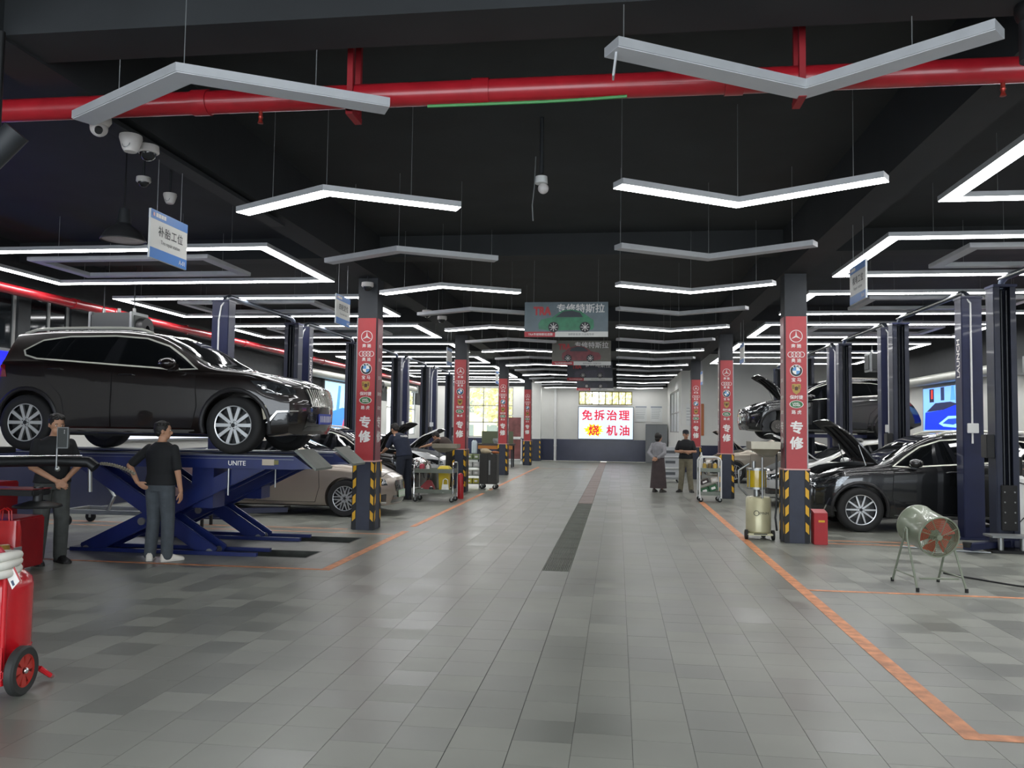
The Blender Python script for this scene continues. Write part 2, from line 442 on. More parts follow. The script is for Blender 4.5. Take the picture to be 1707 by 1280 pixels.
# ================================================================ columns
GOLD = M('crest_gold', 'a98a3e', .45); GREENP = M('oval_green', '2f6b3a', .45); SKYB = M('roundel_blue', '5b93c9', .4)
SILVERP = M('printed_silver', 'd8d4d0', .4)
def emblems(parent, m):
    """m maps x right, y up, z out of the panel, origin at panel centre line on the floor"""
    E_ = .0012
    def at(z): return m @ T(0, z, 0)
    s = MB(); ringpoly(s, .098, .088, .003, at(3.18), 32)
    for a in (90, 210, 330):
        t = radians(a)
        s.prism([(.09*cos(t), .09*sin(t)), (.014*cos(t+pi/2.0), .014*sin(t+pi/2)), (.014*cos(t-pi/2), .014*sin(t-pi/2))][::-1], .003, at(3.18))
    s.build('star_emblem', SILVERP, parent)
    s = MB()
    for k in range(4): ringpoly(s, .046, .037, .0025+.0002*k, at(2.895) @ T(-.0825+.055*k, 0, 0), 22)
    s.build('four_ring_emblem', SILVERP, parent)
    r = MB().lathe([(0, 0), (.092, 0), (.092, .003), (0, .003)], at(2.645), 28).build('roundel_emblem', PBLACK, parent)
    q = MB(); ringpoly(q, .094, .087, .004, at(2.645), 28)
    for a0 in (0, 180):
        q.prism([(0, 0)]+[(.058*cos(radians(a0+t)), .058*sin(radians(a0+t))) for t in range(0, 91, 15)], .004, at(2.645))
    q.build('roundel_white', PWHITE, r)
    q = MB()
    for a0 in (90, 270):
        q.prism([(0, 0)]+[(.058*cos(radians(a0+t)), .058*sin(radians(a0+t))) for t in range(0, 91, 15)], .004, at(2.645))
    q.build('roundel_blue', SKYB, r)
    for ch, a in (('B', 128), ('M', 90), ('W', 52)):
        t = radians(a); text(ch, .04, at(2.645) @ T(.073*cos(t), .073*sin(t), .0045) @ Rz(t-pi/2), PWHITE, r, .02)
    sh = [(-.065, .075), (-.03, .082), (0, .075), (.03, .082), (.065, .075), (.068, .02), (.05, -.045), (0, -.085), (-.05, -.045), (-.068, .02)]
    c = MB().prism(sh, .003, at(2.36)).build('crest_emblem', GOLD, parent)
    q = MB()
    for x0, y0, x1, y1 in ((-.058, .0, -.03, .06), (.03, .0, .058, .06)):
        for k in range(2): q.prism([(x0+k*.016, y0), (x0+k*.016+.008, y0), (x0+k*.016+.008, y1), (x0+k*.016, y1)], .0038, at(2.36))
    q.prism([(-.022, -.02), (.022, -.02), (.026, .03), (0, .042), (-.026, .03)], .0042, at(2.36))
    q.build('crest_field', M('crest_dark', '4a2a20', .5), c)
    o = MB().lathe([(0, 0), (.058, 0), (.058, .003), (0, .003)], at(2.125) @ Matrix.Diagonal((1.75, 1, 1, 1)), 30).build('oval_emblem', GREENP, parent)
    q = MB(); ringpoly(q, .06, .053, .004, at(2.125), 30, 1.75); q.build('oval_rim', SILVERP, o)
    text('LAND-', .036, at(2.14) @ T(-.005, 0, .0045), PWHITE, o, .02); text('ROVER', .036, at(2.108) @ T(.005, 0, .0045), PWHITE, o, .02)
    for t_, z, sz in (('奔 驰', 3.03, .066), ('奥 迪', 2.805, .066), ('宝 马', 2.505, .066), ('保时捷', 2.235, .066), ('路 虎', 2.005, .066)):
        text(t_, sz, at(z) @ T(0, 0, .002), PWHITE, parent, .012)
    text('专', .2, at(1.77) @ T(0, 0, .002), PWHITE, parent, .03); text('修', .2, at(1.53) @ T(0, 0, .002), PWHITE, parent, .03)
def column(x, y, label, side):
    c = thing('column', label, 'column', (x, y, 0), group='red banner columns along the aisle')
    h = .165
    MB().bx(-h, h, -h, h, 0, 4.17).build('shaft', M('column_charcoal', '2c2f33', .6, var=.12), c)
    MB().bx(-h+.004, h-.004, -h-.014, -h, 1.135, 3.49, bev=.003).build('banner_panel', SCARLET, c)
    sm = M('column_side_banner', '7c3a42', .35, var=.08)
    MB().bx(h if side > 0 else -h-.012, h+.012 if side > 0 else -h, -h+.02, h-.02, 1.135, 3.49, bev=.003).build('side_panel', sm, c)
    for sx in (-1, 1):
        MB().bx(sx*(h-.002)-.008, sx*(h-.002)+.008, -h-.018, -h-.002, 1.135, 3.5).build('edge_trim', GREYM if sx == -side else DARK, c)
    emblems(c, T(0, -h-.015, 0) @ FACE_CAM)
    tm = T((h+.0125)*side, 0, 0) @ (FACE_PX if side > 0 else FACE_NX)
    text('专', .2, tm @ T(0, 1.77, .001), SILVERP, c, .03); text('修', .2, tm @ T(0, 1.53, .001), SILVERP, c, .03)
    for t_, z in (('奔 驰', 3.03), ('奥 迪', 2.805), ('宝 马', 2.505), ('保时捷', 2.235), ('路 虎', 2.005)):
        text(t_, .066, tm @ T(0, z, .001), SILVERP, c, .012)
    MB().bx(-h-.03, h+.03, -h-.03, h+.03, 1.115, 1.135).build('band', M('pink_trim', 'd7a8a0', .4), c)
    MB().bx(-h-.022, h+.022, -h-.022, h+.022, 0, 1.115, bev=.012).build('bumper', M('bumper_rubber', '2b3040', .5, var=.1), c)
    pm = M('bumper_corner_black', '17191d', .6)
    o = h+.0225
    for sx in (-1, 1):
        MB().bx(sx*(o-.075), sx*(o+.001), -o-.004, -o+.004, .01, 1.1).build('corner_guard', pm, c)
        MB().bx(sx*o-.004, sx*o+.004, -o, -o+.075, .01, 1.1).build('corner_guard', pm, c)
        MB().bx(sx*o-.004, sx*o+.004, o-.075, o, .01, 1.1).build('corner_guard', pm, c)
    for sx in (-1, 1):
        for k in range(4):
            z = .14+.265*k
            x0, x1 = sx*(o-.012), sx*(o-.064)
            MB().prism([(x0, z), (x1, z+.05), (x1, z+.185), (x0, z+.135)][::sx], .002, T(0, -o-.0045, 0) @ FACE_CAM).build('warning_stripe', YELLOW, c)
            for ya, yb in ((-o+.012, -o+.064), (o-.012, o-.064)):
                P = [(ya, z), (yb, z+.05), (yb, z+.185), (ya, z+.135)]
                fm = FACE_PX if sx > 0 else FACE_NX
                if sx < 0: P = [(-a, b) for a, b in P]
                MB().prism(P, .002, T(sx*(o+.0045), 0, 0) @ fm).build('warning_stripe', YELLOW, c)
    return c
LN = ['nearest', 'second', 'third', 'fourth']
for k, y in enumerate(CY):
    column(CXL, y, LN[k]+' red banner column on the left of the aisle', 1)
for k, y in enumerate(CY[:3]):
    column(CXR, y, LN[k]+' red banner column on the right of the aisle', -1)
c = thing('column', 'plain dark column with yellow stripes by the far end wall', 'column', (-4.25, 42.6, 0))
MB().bx(-.25, .25, -.2, .2, 1.15, ZC).build('shaft', WALL, c); MB().bx(-.27, .27, -.22, .22, 0, 1.15).build('bumper', M('bumper_rubber', '2b3040', .5), c)
for sx in (-1, 1):
    for k in range(4):
        z = .14+.25*k; x0, x1 = sx*.25, sx*.19
        MB().prism([(x0, z), (x1, z+.05), (x1, z+.17), (x0, z+.12)][::sx], .003, T(0, -.22, 0) @ FACE_CAM).build('warning_stripe', YELLOW, c)

# ================================================================ suspended lights
def strip(mb, pts, w, z0, z1, closed=False):
    """mitred box section along a flat polyline"""
    P = [Vector((a, b)) for a, b in pts]; n = len(P); L = []
    for i, p in enumerate(P):
        a = P[i-1] if (i or closed) else None; b = P[(i+1) % n] if (i < n-1 or closed) else None
        d1 = (p-a).normalized() if a is not None else None; d2 = (b-p).normalized() if b is not None else None
        d1 = d1 or d2; d2 = d2 or d1
        t = (d1+d2).normalized(); nn = Vector((-t.y, t.x)); k = 1/max(.3, nn.dot(Vector((-d1.y, d1.x))))
        L.append((p+nn*w/2*k, p-nn*w/2*k))
    rings = [[mb.b.verts.new((l.x, l.y, z0)), mb.b.verts.new((l.x, l.y, z1)), mb.b.verts.new((r.x, r.y, z1)), mb.b.verts.new((r.x, r.y, z0))] for l, r in L]
    for i in range(n if closed else n-1):
        A, B = rings[i], rings[(i+1) % n]
        for k in range(4): mb.b.faces.new((A[k], A[(k+1) % 4], B[(k+1) % 4], B[k]))
    if not closed: mb.b.faces.new(rings[0][::-1]); mb.b.faces.new(rings[-1])
    return mb
ZL = 3.85
_lt = {}
def hang(name, label, pts, lit, z, wires, closed=False, w=.165, group=None, loc=(0, 0, 0), ztop=ZC-.02, key=None):
    t = thing(name, label, 'ceiling light', (loc[0], loc[1], z), group=group)
    if key not in _lt:
        hm = strip(MB(), pts, w, 0, .055, closed).mesh('housing', ALU, 20)
        dm = strip(MB(), pts, w-.016, -.005, .002, closed).mesh('diffuser', GLOW, 20)
        _lt[key] = (hm, dm)
    hm, dm = _lt[key]
    obj('housing', hm, t)
    d = obj('diffuser', dm, t)
    if not lit: d.material_slots[0].link = 'OBJECT'; d.material_slots[0].material = UNLIT
    wk = ('w', round(ztop-z, 2))
    if wk not in _lt: _lt[wk] = MB().cyl((0, 0, .07), (0, 0, ztop-z), .0035, n=5).mesh('wire', GREYM)
    for x, y in wires: o = obj('wire', _lt[wk], t); o.location = (x, y, 0)
    return t
ORD = ['nearest', 'second', 'third', 'fourth', 'fifth', 'sixth', 'seventh', 'eighth', 'ninth', 'tenth', 'eleventh', 'twelfth', 'thirteenth', 'fourteenth', 'fifteenth', 'sixteenth']
OR_ = lambda k: ORD[k] if k >= 0 else 'added overhead, out of frame,'
for k in [*range(16), -1]:  # the row is continued by an unseen pair, added to light the near floor
    y = 4.95+2.5*k; lit = k % 2 == 1
    st = 'lit white' if lit else 'unlit grey'
    hang('chevron_light', '%s chevron light, %s from the camera in the left aisle row' % (st, OR_(k)), [(-1.12, .31), (0, -.32), (1.12, .31)], lit, ZL, [(-.7, .08), (0, -.32), (.7, .08)], group='chevron lights over the aisle, left row', loc=(-2.69, y, 0), key='cl')
    hang('chevron_light', '%s chevron light, %s from the camera in the right aisle row' % (st, OR_(k)), [(-1.13, -.36), (0, .34), (1.13, -.36)] if k else [(-1.17, -.41), (.05, .30), (.92, -.41)], lit, ZL if k else ZL+.02, [(-1.1, -.34), (0, .34 if k else .0), (.9, -.22)] if k else [(-1.1, -.34), (.6, -.03)], group='chevron lights over the aisle, right row', loc=(1.12, y+.05, 0), key='cr' if k else 'cr0')
ZR = 4.14          # rings hang just above the lift cross tubes
RK = (ZR-1.7)/2.22
def rect(w, d): return [(-w/2, -d/2), (w/2, -d/2), (w/2, d/2), (-w/2, d/2)]
for k in range(9):
    y = (6.9+3.87*k)*RK
    for sd in (-1, 1):
        if (sd < 0 and k == 0) or (sd > 0 and k > 5): continue
        cx = (-6.68 if sd < 0 else 5.35)*RK; bw = 4.5*RK
        nm = 'left' if sd < 0 else 'right'
        hang('ring_light', 'large lit rectangular ring light over the %s bays, %s from the camera' % (nm, ORD[k if sd > 0 else k-1]), rect(bw, 2.3*RK), True, ZR, [(-2, -1.15*RK), (2, -1.15*RK), (-2, 1.15*RK), (2, 1.15*RK)], True, .17, 'lit ring lights over the %s bays' % nm, (cx, y, 0), key='ro')
        if k in (1, 2, 3):
            hang('ring_light', 'small unlit rectangular ring light inside the %s lit ring over the %s bays' % (ORD[k if sd > 0 else k-1], nm), rect(2.5*RK, 1.15*RK), False, ZR, [(-1, -.57*RK), (1, -.57*RK), (-1, .57*RK), (1, .57*RK)], True, .16, 'unlit ring lights', (cx+.11*sd, y+.02, 0), key='ri')
# broken end plate dangling from the nearest right chevron
MBp = MB().box((0, 0, -.07), (.012, .07, .15), Ry(.12), bev=.002); o = MBp.build('end_plate', ALU); o.location = (-.03, 4.62, 3.87); tag(o, 'loose metal end plate dangling from the nearest right chevron light', 'end plate')
# lamp over the tyre bay
t = thing('high_bay_lamp', 'dark pendant bell lamp hanging above the left tyre bay', 'lamp', (-5.5, 8.35, 3.73))
MB().lathe([(.235, 0), (.24, .01), (.19, .1), (.1, .17), (.07, .2), (0, .2)], n=28).build('shade', M('lamp_shade_grey', '3b3b3d', .4, .3), t)
MB().lathe([(0, .012), (.228, .012)], n=28).build('reflector', M('lamp_reflector', '9c8f8f', .4), t)
MB().cyl((0, 0, .19), (0, 0, .36), .075, .06).build('driver_housing', DARK, t); MB().cyl((0, 0, .36), (0, 0, ZC-3.73), .008, n=6).build('cord', BLACK, t)

# ================================================================ pipes and cables
def pipe_cross():
    y, z = 5.42, 4.02
    p = thing('sprinkler_pipe', 'thick red pipe crossing the ceiling above the near lights', 'pipe', (0, y, z))
    MB().cyl((XL+.44, 0, 0), (XR-.02, 0, 0), .082, n=24).build('pipe_run', REDPIPE, p)
    for x in (-3.0, -.95, .75, 3.2): MB().cyl((x-.06, 0, 0), (x+.06, 0, 0), .092, n=24).build('coupling', REDPIPE, p)
    for x in (-1.86, 1.17):
        h = MB(); h.bx(x-.02, x+.02, -.10, -.06, -.14, .45); h.bx(x-.02, x+.02, .07, .11, -.14, .45); h.bx(x-.025, x+.025, -.1, .11, -.16, -.12)
        h.build('hanger', M('hanger_red', '8e1720', .5), p)
    for x in (-2.55, 2.42):
        s = MB(); s.cyl((x, 0, -.06), (x, 0, -.12), .014); s.lathe([(0, 0), (.02, .004), (.012, .03), (.018, .05), (0, .05)], T(x, 0, -.17), 10)
        s.build('sprinkler_head', M('sprinkler_brass', 'a33a30', .3, .6), p)
    g = MB().tube([(-1.32+.072*i, -.03, -.097+.0008*max(0, i-9)**2*.2) for i in range(20)], .011, 8)
    o = g.build('green_conduit', M('green_conduit', '3f8a4a', .4), None); o.location = (0, y, z-.004); tag(o, 'thin green conduit running under the red ceiling pipe', 'conduit')
pipe_cross()
p = thing('sprinkler_pipe', 'long red pipe running along the left wall toward the rear', 'pipe', (XL+.35, 0, 3.92))
MB().cyl((0, 2, 0), (0, 43, 0), .085, n=20).build('pipe_run', REDPIPE, p)
for y in (8, 14.0, 15.2, 21, 27, 33): MB().cyl((0, y-.08, 0), (0, y+.08, 0), .1, n=20).build('coupling', REDPIPE, p)
for y in (10.5, 18, 24, 30):
    h = MB(); h.bx(-.33, .0, y-.02, y+.02, .07, .11); h.bx(-.03, .03, y-.02, y+.02, -.1, .11); h.build('hanger', M('hanger_red', '8e1720', .5), p)
# conduit duct over the right wall screens and left wall screens (rolled shutter casings)
def casing(x, y0, y1, z, label):
    t = thing('shutter_casing', label, 'shutter', (x, 0, z))
    MB().tube([(0, y0, 0), (0, y1, 0)], .14, 18).build('roll_casing', M('cream_casing', 'b5b6ae', .4, .2, var=.05), t)
    for y in (y0, y1): MB().bx(-.17, .17, y-.04, y+.04, -.2, .17).build('bracket', GREYM, t)
casing(XR-.2, 12.5, 19.3, 3.28, 'nearer pale roller shutter casing high on the right wall')
casing(XR-.2, 20.0, 28.5, 3.28, 'farther pale roller shutter casing high on the right wall, above the blue car screen')
casing(XL+.2, 24.5, 31.5, 3.5, 'pale roller shutter casing on the left wall above the light box')
casing(XL+.2, 33.0, 40.5, 3.62, 'cream roller shutter casing on the far left wall')

# ================================================================ cameras, detectors
def dome(label, loc, kind=0, s=1., rod=0):
    t = thing('dome_camera', label, 'camera', loc, group='ceiling dome cameras'); w = M('camera_white', 'cfcac6', .4)
    if rod: MB().cyl((0, 0, 0), (0, 0, rod), .012, n=8).build('drop_rod', DARK, t)
    if kind == 0:      # turret, looking down the aisle
        MB().lathe([(0, 0), (.075*s, 0), (.078*s, -.03*s), (.06*s, -.06*s), (0, -.06*s)], n=20).build('base', w, t)
        MB().sphere((0, 0, -.075*s), .058*s, 16).build('turret', w, t)
        MB().cyl((.02*s, -.03*s, -.095*s), (.035*s, -.055*s, -.115*s), .027*s, .024*s).build('lens', BLACK, t)
    elif kind == 1:
        MB().lathe([(0, 0), (.08*s, 0), (.083*s, -.025*s), (.06*s, -.1*s), (.045*s, -.125*s), (0, -.13*s)], n=20).build('base', w, t)
        MB().lathe([(.03*s, 0), (.034*s, .004), (.03*s, .008)], T(0, -.055*s, -.08*s) @ Rx(1.3), 12).build('lens_ring', GREYM, t)
    else:
        MB().lathe([(0, 0), (.08*s, 0), (.083*s, -.05*s), (.072*s, -.06*s), (0, -.06*s)], n=20).build('base', w, t)
        MB().lathe([(.062*s, -.06*s), (.055*s, -.09*s), (.03*s, -.112*s), (0, -.118*s)], n=18).build('dome', M('smoked_dome', '232426', .08), t)
    return t
CW = .19
b = thing('camera_rail', 'thin black conduit rail under the left beam carrying the dome cameras', 'conduit', (CXL, 0, 4.08))
MB().bx(-.03, .15, 5.6, 9.2, .0, .04).build('tray', DARK, b); MB().bx(-.02, .02, 5.6, 9.2, .04, .08).build('hanger', DARK, b)
dome('white turret camera at the near end of the left beam', (-4.03, 5.75, 4.08), 0, 1.15)
dome('plain white dome camera in the middle of the left beam trio', (-4.02, 6.15, 4.08), 1, 1.1)
dome('white camera with a smoked dome, farthest of the left beam trio', (-4.02, 6.4, 4.08), 2, 1.1)
dome('small white detector behind the tyre bay sign, higher one', (-5.0, 7.9, 4.3), 2, .9, .55)
dome('small white detector behind the tyre bay sign, lower one', (-5.05, 8.5, 4.3), 1, .9, .55)
t = thing('pan_camera', 'white ball camera hanging from the ceiling over the middle of the aisle', 'camera', (-.78, 8.05, 4.15))
MB().cyl((0, 0, .12), (0, 0, ZC-4.15), .02).build('drop_rod', DARK, t); MB().cyl((0, 0, .02), (0, 0, .09), .065, .06).build('collar', WHITE, t)
MB().sphere((.02, 0, -.03), .055, 16).build('ball', M('camera_white', 'cfcac6', .4), t); MB().tube([(-.06, 0, .3), (-.07, 0, 0), (-.09, 0, -.2), (-.08, 0, -.36)], .006, 6).build('cable', GREYM, t)
for i, (x, y, z) in enumerate(((-4.1, 12.85, 4.06), (-3.75, 15.6, 4.0), (-3.6, 16.3, 3.98))):
    dome(['white dome detector on top of the nearest left column', 'white dome camera past the nearest left column, nearer of two', 'white dome camera past the nearest left column, farther of two'][i], (x, y, z), 2, 1.2, (.1, .85, .87)[i])
t = thing('bullet_camera', 'black cylinder camera at the top left edge of the picture', 'camera', (-3.78, 4.55, 3.4))
MB().cyl((-.28, -.05, -.25), (.02, .02, .12), .075, .08, 20).build('barrel', DARK, t); MB().cyl((-.1, 0, .1), (-.1, 0, .76), .02).build('bracket', BLACK, t)
t = thing('bullet_camera', 'black can spotlight hanging at the top right edge of the picture', 'camera', (2.36, 4.9, 3.95))
MB().cyl((0, 0, -.1), (0, 0, .13), .075, .075, 20).build('barrel', DARK, t); MB().sphere((0, 0, .2), .1, 14).build('swivel', BLACK, t); MB().cyl((0, 0, .25), (0, 0, .35), .02).build('bracket', BLACK, t)

# ================================================================ hanging signs
def bay_sign(x, y, z, label, cn, en, code, w=.62, h=.44, flip=1):
    t = thing('bay_sign', label, 'sign', (x, y, z), group='hanging bay signs')
    MB().box((0, 0, 0), (.02, w, h), bev=.002).build('board', M('sign_white', 'cfcfca', .45), t)
    for sd in (1, -1):
        fm = T(.0102*sd, 0, 0) @ (FACE_PX if sd > 0 else FACE_NX)
        for y0, y1 in ((h*.31, h*.495), (-h*.495, -h*.28)): MB().prism([(-w/2+.002, y0), (w/2-.002, y0), (w/2-.002, y1), (-w/2+.002, y1)], .002, fm).build('blue_band', PBLUE, t)
        if not cn: continue
        text(cn, .1, fm @ T(.02, .045, .0015), PBLACK, t, .004, spacing=1.12); text(en, .05, fm @ T(.02, -.055, .0015), PBLACK, t, .0, width=.32)
        text(code, .06, fm @ T(w/2-.09, -h*.39, .003), PWHITE, t, .01)
        [MB().bx(-.018, .018, -.018, .018, 0, .001).build('wordmark', PWHITE, t, m=fm @ T(-w/2+.095+.042*q, h*.405, .003)) for q in range(4)]; MB().prism([(-.012, -.016), (.012, -.016), (.012, .016), (-.012, .016)], .001, fm @ T(-w/2+.045, h*.4, .003)).build('logo_mark', M('logo_pink', 'e0b0a8', .5), t)
    for dy in (-w*.32, w*.32): o = MB().cyl((0, dy, h/2), (0, dy, 4.16-z), .0035, n=5).build('wire', GREYM, t)
bay_sign(CXL, 6.95, 3.39, 'blue and white hanging sign reading 补胎工位, nearest on the left', '补胎工位', 'Tire repair station', 'A-01')
bay_sign(CXL, 11.75, 3.43, 'blue and white hanging sign reading 四轮定位, before the nearest left column', '四轮定位', 'Four wheel station', 'A-02')
bay_sign(CXL, 19.6, 3.43, 'thin hanging bay sign between the first and second left columns', '', '', '', w=.6)
bay_sign(CXL, 27.6, 3.43, 'thin hanging bay sign between the second and third left columns', '', '', '', w=.6)
bay_sign(2.75, 9.75, 3.43, 'blue and white hanging sign over the right bay by the ring light', '机电工位', 'Repair station', 'B-01', w=.62)
bay_sign(2.75, 18.6, 3.43, 'thin hanging bay sign between the first and second right columns', '', '', '', w=.6)
bay_sign(2.75, 27.4, 3.43, 'thin hanging bay sign between the second and third right columns', '', '', '', w=.6)
# white board edge at the left border of the picture
t = thing('bay_sign', 'tall white hanging board cut by the left edge of the picture', 'sign', (-4.2, 4.75, 2.99))
MB().box((0, 0, 0), (.02, .3, .62), bev=.002).build('board', M('sign_white', 'cfcfca', .45), t); MB().box((.011, .0, .22), (.003, .29, .08)).build('dark_band', DARK, t)
for y in (-.1, .1): MB().cyl((0, y, .31), (0, y, 1.17), .004, n=5).build('wire', GREYM, t)

def car_print(mb_fn, parent, m, s, body, dark, facing=-1):
    """flat car silhouette print"""
    pts = [(-.98, -.28), (-1, -.1), (-.9, .06), (-.5, .14), (-.15, .38), (.2, .42), (.55, .34), (.85, .12), (.98, .04), (1, -.2), (.95, -.3), (.75, -.32), (-.6, -.34)]
    P = [(x*s*-facing, y*s) for x, y in pts]
    MB().prism(P if facing < 0 else P[::-1], .001, m @ T(0, 0, .001)).build('car_picture', body, parent)
    g = [(-.38, .14), (-.12, .34), (.2, .38), (.5, .3), (.6, .14)]; G = [(x*s*-facing, y*s) for x, y in g]
    MB().prism(G if facing < 0 else G[::-1], .001, m @ T(0, 0, .0024)).build('car_picture_glass', dark, parent)
    for wx in (-.45, .68):
        MB().lathe([(0, 0), (.19*s, 0), (.19*s, .001), (0, .001)], m @ T(wx*s*-facing, -.22*s, .0024), 18).build('car_picture_wheel', PBLACK, parent)
        w = MB()
        for a in range(0, 360, 45):
            t_ = radians(a); w.prism([(0, -.01*s), (.15*s, -.012*s), (.15*s, .012*s), (0, .01*s)], .001, m @ T(wx*s*-facing, -.22*s, .004) @ Rz(t_))
        w.build('car_picture_spokes', SILVERP, parent)
def aisle_sign(y, x, z, label, bodycol, backcol, facing, tra='TRA', w=1.5, h=.63):
    t = thing('hanging_banner', label, 'sign', (x, y, z), group='specialist repair signs over the aisle')
    MB().box((0, 0, 0), (w, .02, h), bev=.002).build('board', M('sign_back_'+backcol, backcol, .5, var=.12, scale=5), t)
    m = T(0, -.0105, 0) @ FACE_CAM
    MB().prism([(-w/2, -h/2), (-w*.13, -h/2), (-w*.13, -h/2+.095), (-w/2, -h/2+.095)], .0015, m).build('red_band', M('sign_red', 'b03038', .5), t)
    MB().prism([(-w*.13, -h/2), (w/2, -h/2), (w/2, -h/2+.095), (-w*.13, -h/2+.095)], .0015, m).build('white_band', M('sign_white', 'cfcfca', .45), t)
    text('专修特斯拉', .17, m @ T(.26, .2, .001), PWHITE, t, .012, width=.85)
    text(tra, .2, m @ T(-.43, .155, .001), M('sign_red_letters', 'b8383a', .5), t, .05, width=.3)
    text('TRA专修特斯拉连锁', .05, m @ T(-.46, -h/2+.047, .002), PWHITE, t, .01)
    text('保养新能源 只选做专修', .045, m @ T(.27, -h/2+.047, .002), M('grey_letters', '6a6a6a', .5), t)
    car_print(None, t, m @ T(.0, -.03, .002), .5, M('picture_paint_'+bodycol, bodycol, .35, var=.25, scale=9), M('picture_glass', '2a333a', .3), facing)
    for dx in (-w*.39, w*.38): MB().cyl((dx, 0, h/2), (dx, 0, ZC-z), .004, n=5).build('wire', GREYM, t)
aisle_sign(14.5, -.93, 3.66, 'hanging banner with a green car picture over the aisle, nearest of the row', '2f7a55', '66747a', -1)
aisle_sign(20.7, -.93, 3.64, 'hanging banner with a dark red car picture, second of the aisle row', '7a2b30', '6d6a60', 1)
aisle_sign(27.0, -.93, 3.62, 'dark hanging banner, third of the aisle row', '3a3444', '3d3f48', -1)
aisle_sign(33.4, -.93, 3.6, 'dark hanging banner, last of the aisle row before the screen', '3a3a44', '34363c', 1)

# ================================================================ far end: screen, boards, cabinets
t = thing('led_screen', 'bright white screen with red Chinese lettering on the far end wall', 'screen', (-.63, Y1-.08, 2.03))
MB().box((0, 0, 0), (2.92, .1, 1.74), bev=.01).build('screen_housing', BLACK, t)
MB().box((0, -.051, 0), (2.86, .006, 1.68)).build('display', M('screen_light', (.86, .92, 1.), .4, emit=.62), t)
sm = T(0, -.056, 0) @ FACE_CAM; rl = M('screen_red', (.83, .12, .22), .5, emit=.55)
for i, ch in enumerate('免拆治理'): text(ch, .58, sm @ T(-.98+.65*i, .42, .002), rl, t, .02)
for i, ch in enumerate('烧机油'): text(ch, .58, sm @ T((-.62, .33, .98)[i], -.38, .004), rl, t, .02)
st = []
for k in range(28):
    a = 2*pi*k/28; r = (1 if k % 2 else .68)*(1+.12*sin(5*k)); st.append((-.62+.56*r*cos(a), -.38+.36*r*sin(a)))
MB().prism(st, .001, sm).build('starburst', M('screen_yellow', (.95, .9, .1), .5, emit=.75), t)
def board(label, x, y, z, w, h, name='notice_board', m=FACE_CAM, rows=6, back='d4d6d4', ink='8f9496', head=None):
    t = thing(name, label, 'notice', (x, y, z)); fm = m
    MB().prism(rounded(w, h, .02), .02, fm).build('sheet', M('notice_'+back, back, .4), t)
    if head: MB().prism([(-w/2+.02, h/2-.12), (w/2-.02, h/2-.12), (w/2-.02, h/2-.03), (-w/2+.02, h/2-.03)], .001, fm @ T(0, 0, .02)).build('heading', head, t)
    if rows:
        for i in range(rows):
            zz = h/2-.2-i*(h-.3)/rows; ww = w*.8*(.75+.25*random.random()); q = MB()
            q.prism([(-w*.4, zz), (-w*.4+ww, zz), (-w*.4+ww, zz+.022), (-w*.4, zz+.022)], .001, fm @ T(0, 0, .02)); q.build('text_row', M('notice_ink_'+ink, ink, .6), t)
    return t
board('white rules board right of the bright screen, nearer to the screen', 1.22, Y1-.01, 2.55, .62, .86, head=M('grey_head', '9aa0a8', .5))
board('white rules board right of the bright screen, farther from the screen', 2.02, Y1-.01, 2.55, .62, .86, head=M('grey_head', '9aa0a8', .5))
board('orange and grey banner on the far right office wall', 3.35, 33.99, 2.15, .3, 1.3, 'wall_banner', rows=0, back='b4642f')
board('white poster on the far right office wall', 4.35, 33.99, 2.2, .5, 1.1, 'wall_poster', rows=8)
board('narrow white poster by the office corner at the far right', 2.88, 33.99, 2.35, .2, .9, 'wall_poster', rows=5)
t = thing('display_stand', 'white framed stand with two dark red posters by the far left column', 'stand', (-5.0, 38.6, 0))
fr = MB()
for x in (-.45, .45): fr.bx(x-.03, x+.03, -.03, .03, 0, 2.3); fr.bx(x-.03, x+.03, -.25, .25, 0, .04)
for z in (.2, 1.2, 2.3): fr.bx(-.48, .48, -.03, .03, z-.03, z+.03)
fr.build('frame', WHITE, t)
for z in (.7, 1.75): MB().bx(-.42, .42, -.01, .01, z-.46, z+.46).build('poster', M('poster_maroon', '7a4a48', .5, var=.3, scale=4), t)
t = thing('tall_cabinet', 'plain grey steel cabinet by the far right corner', 'cabinet', (2.0, 42.9, 0))
MB().bx(-.55, .55, -.3, .3, 0, 2.0, bev=.01).build('body', M('cabinet_grey', '7c7f81', .5), t)
for x in (-.27, .27): MB().bx(x-.26, x+.26, -.312, -.3, .08, 1.95).build('door', M('cabinet_door', '84878a', .45), t)
t = thing('pipe_downpipe', 'thin white vertical pipe on the far end wall', 'pipe', (-3.3, Y1-.13, 0))
MB().cyl((0, 0, 0), (0, 0, 3.9), .07, n=12).build('pipe_run', WHITE, t)
for z in (.8, 2.0, 3.2): MB().cyl((0, 0, z-.02), (0, 0, z+.02), .085, n=12).build('clip', WHITE, t)
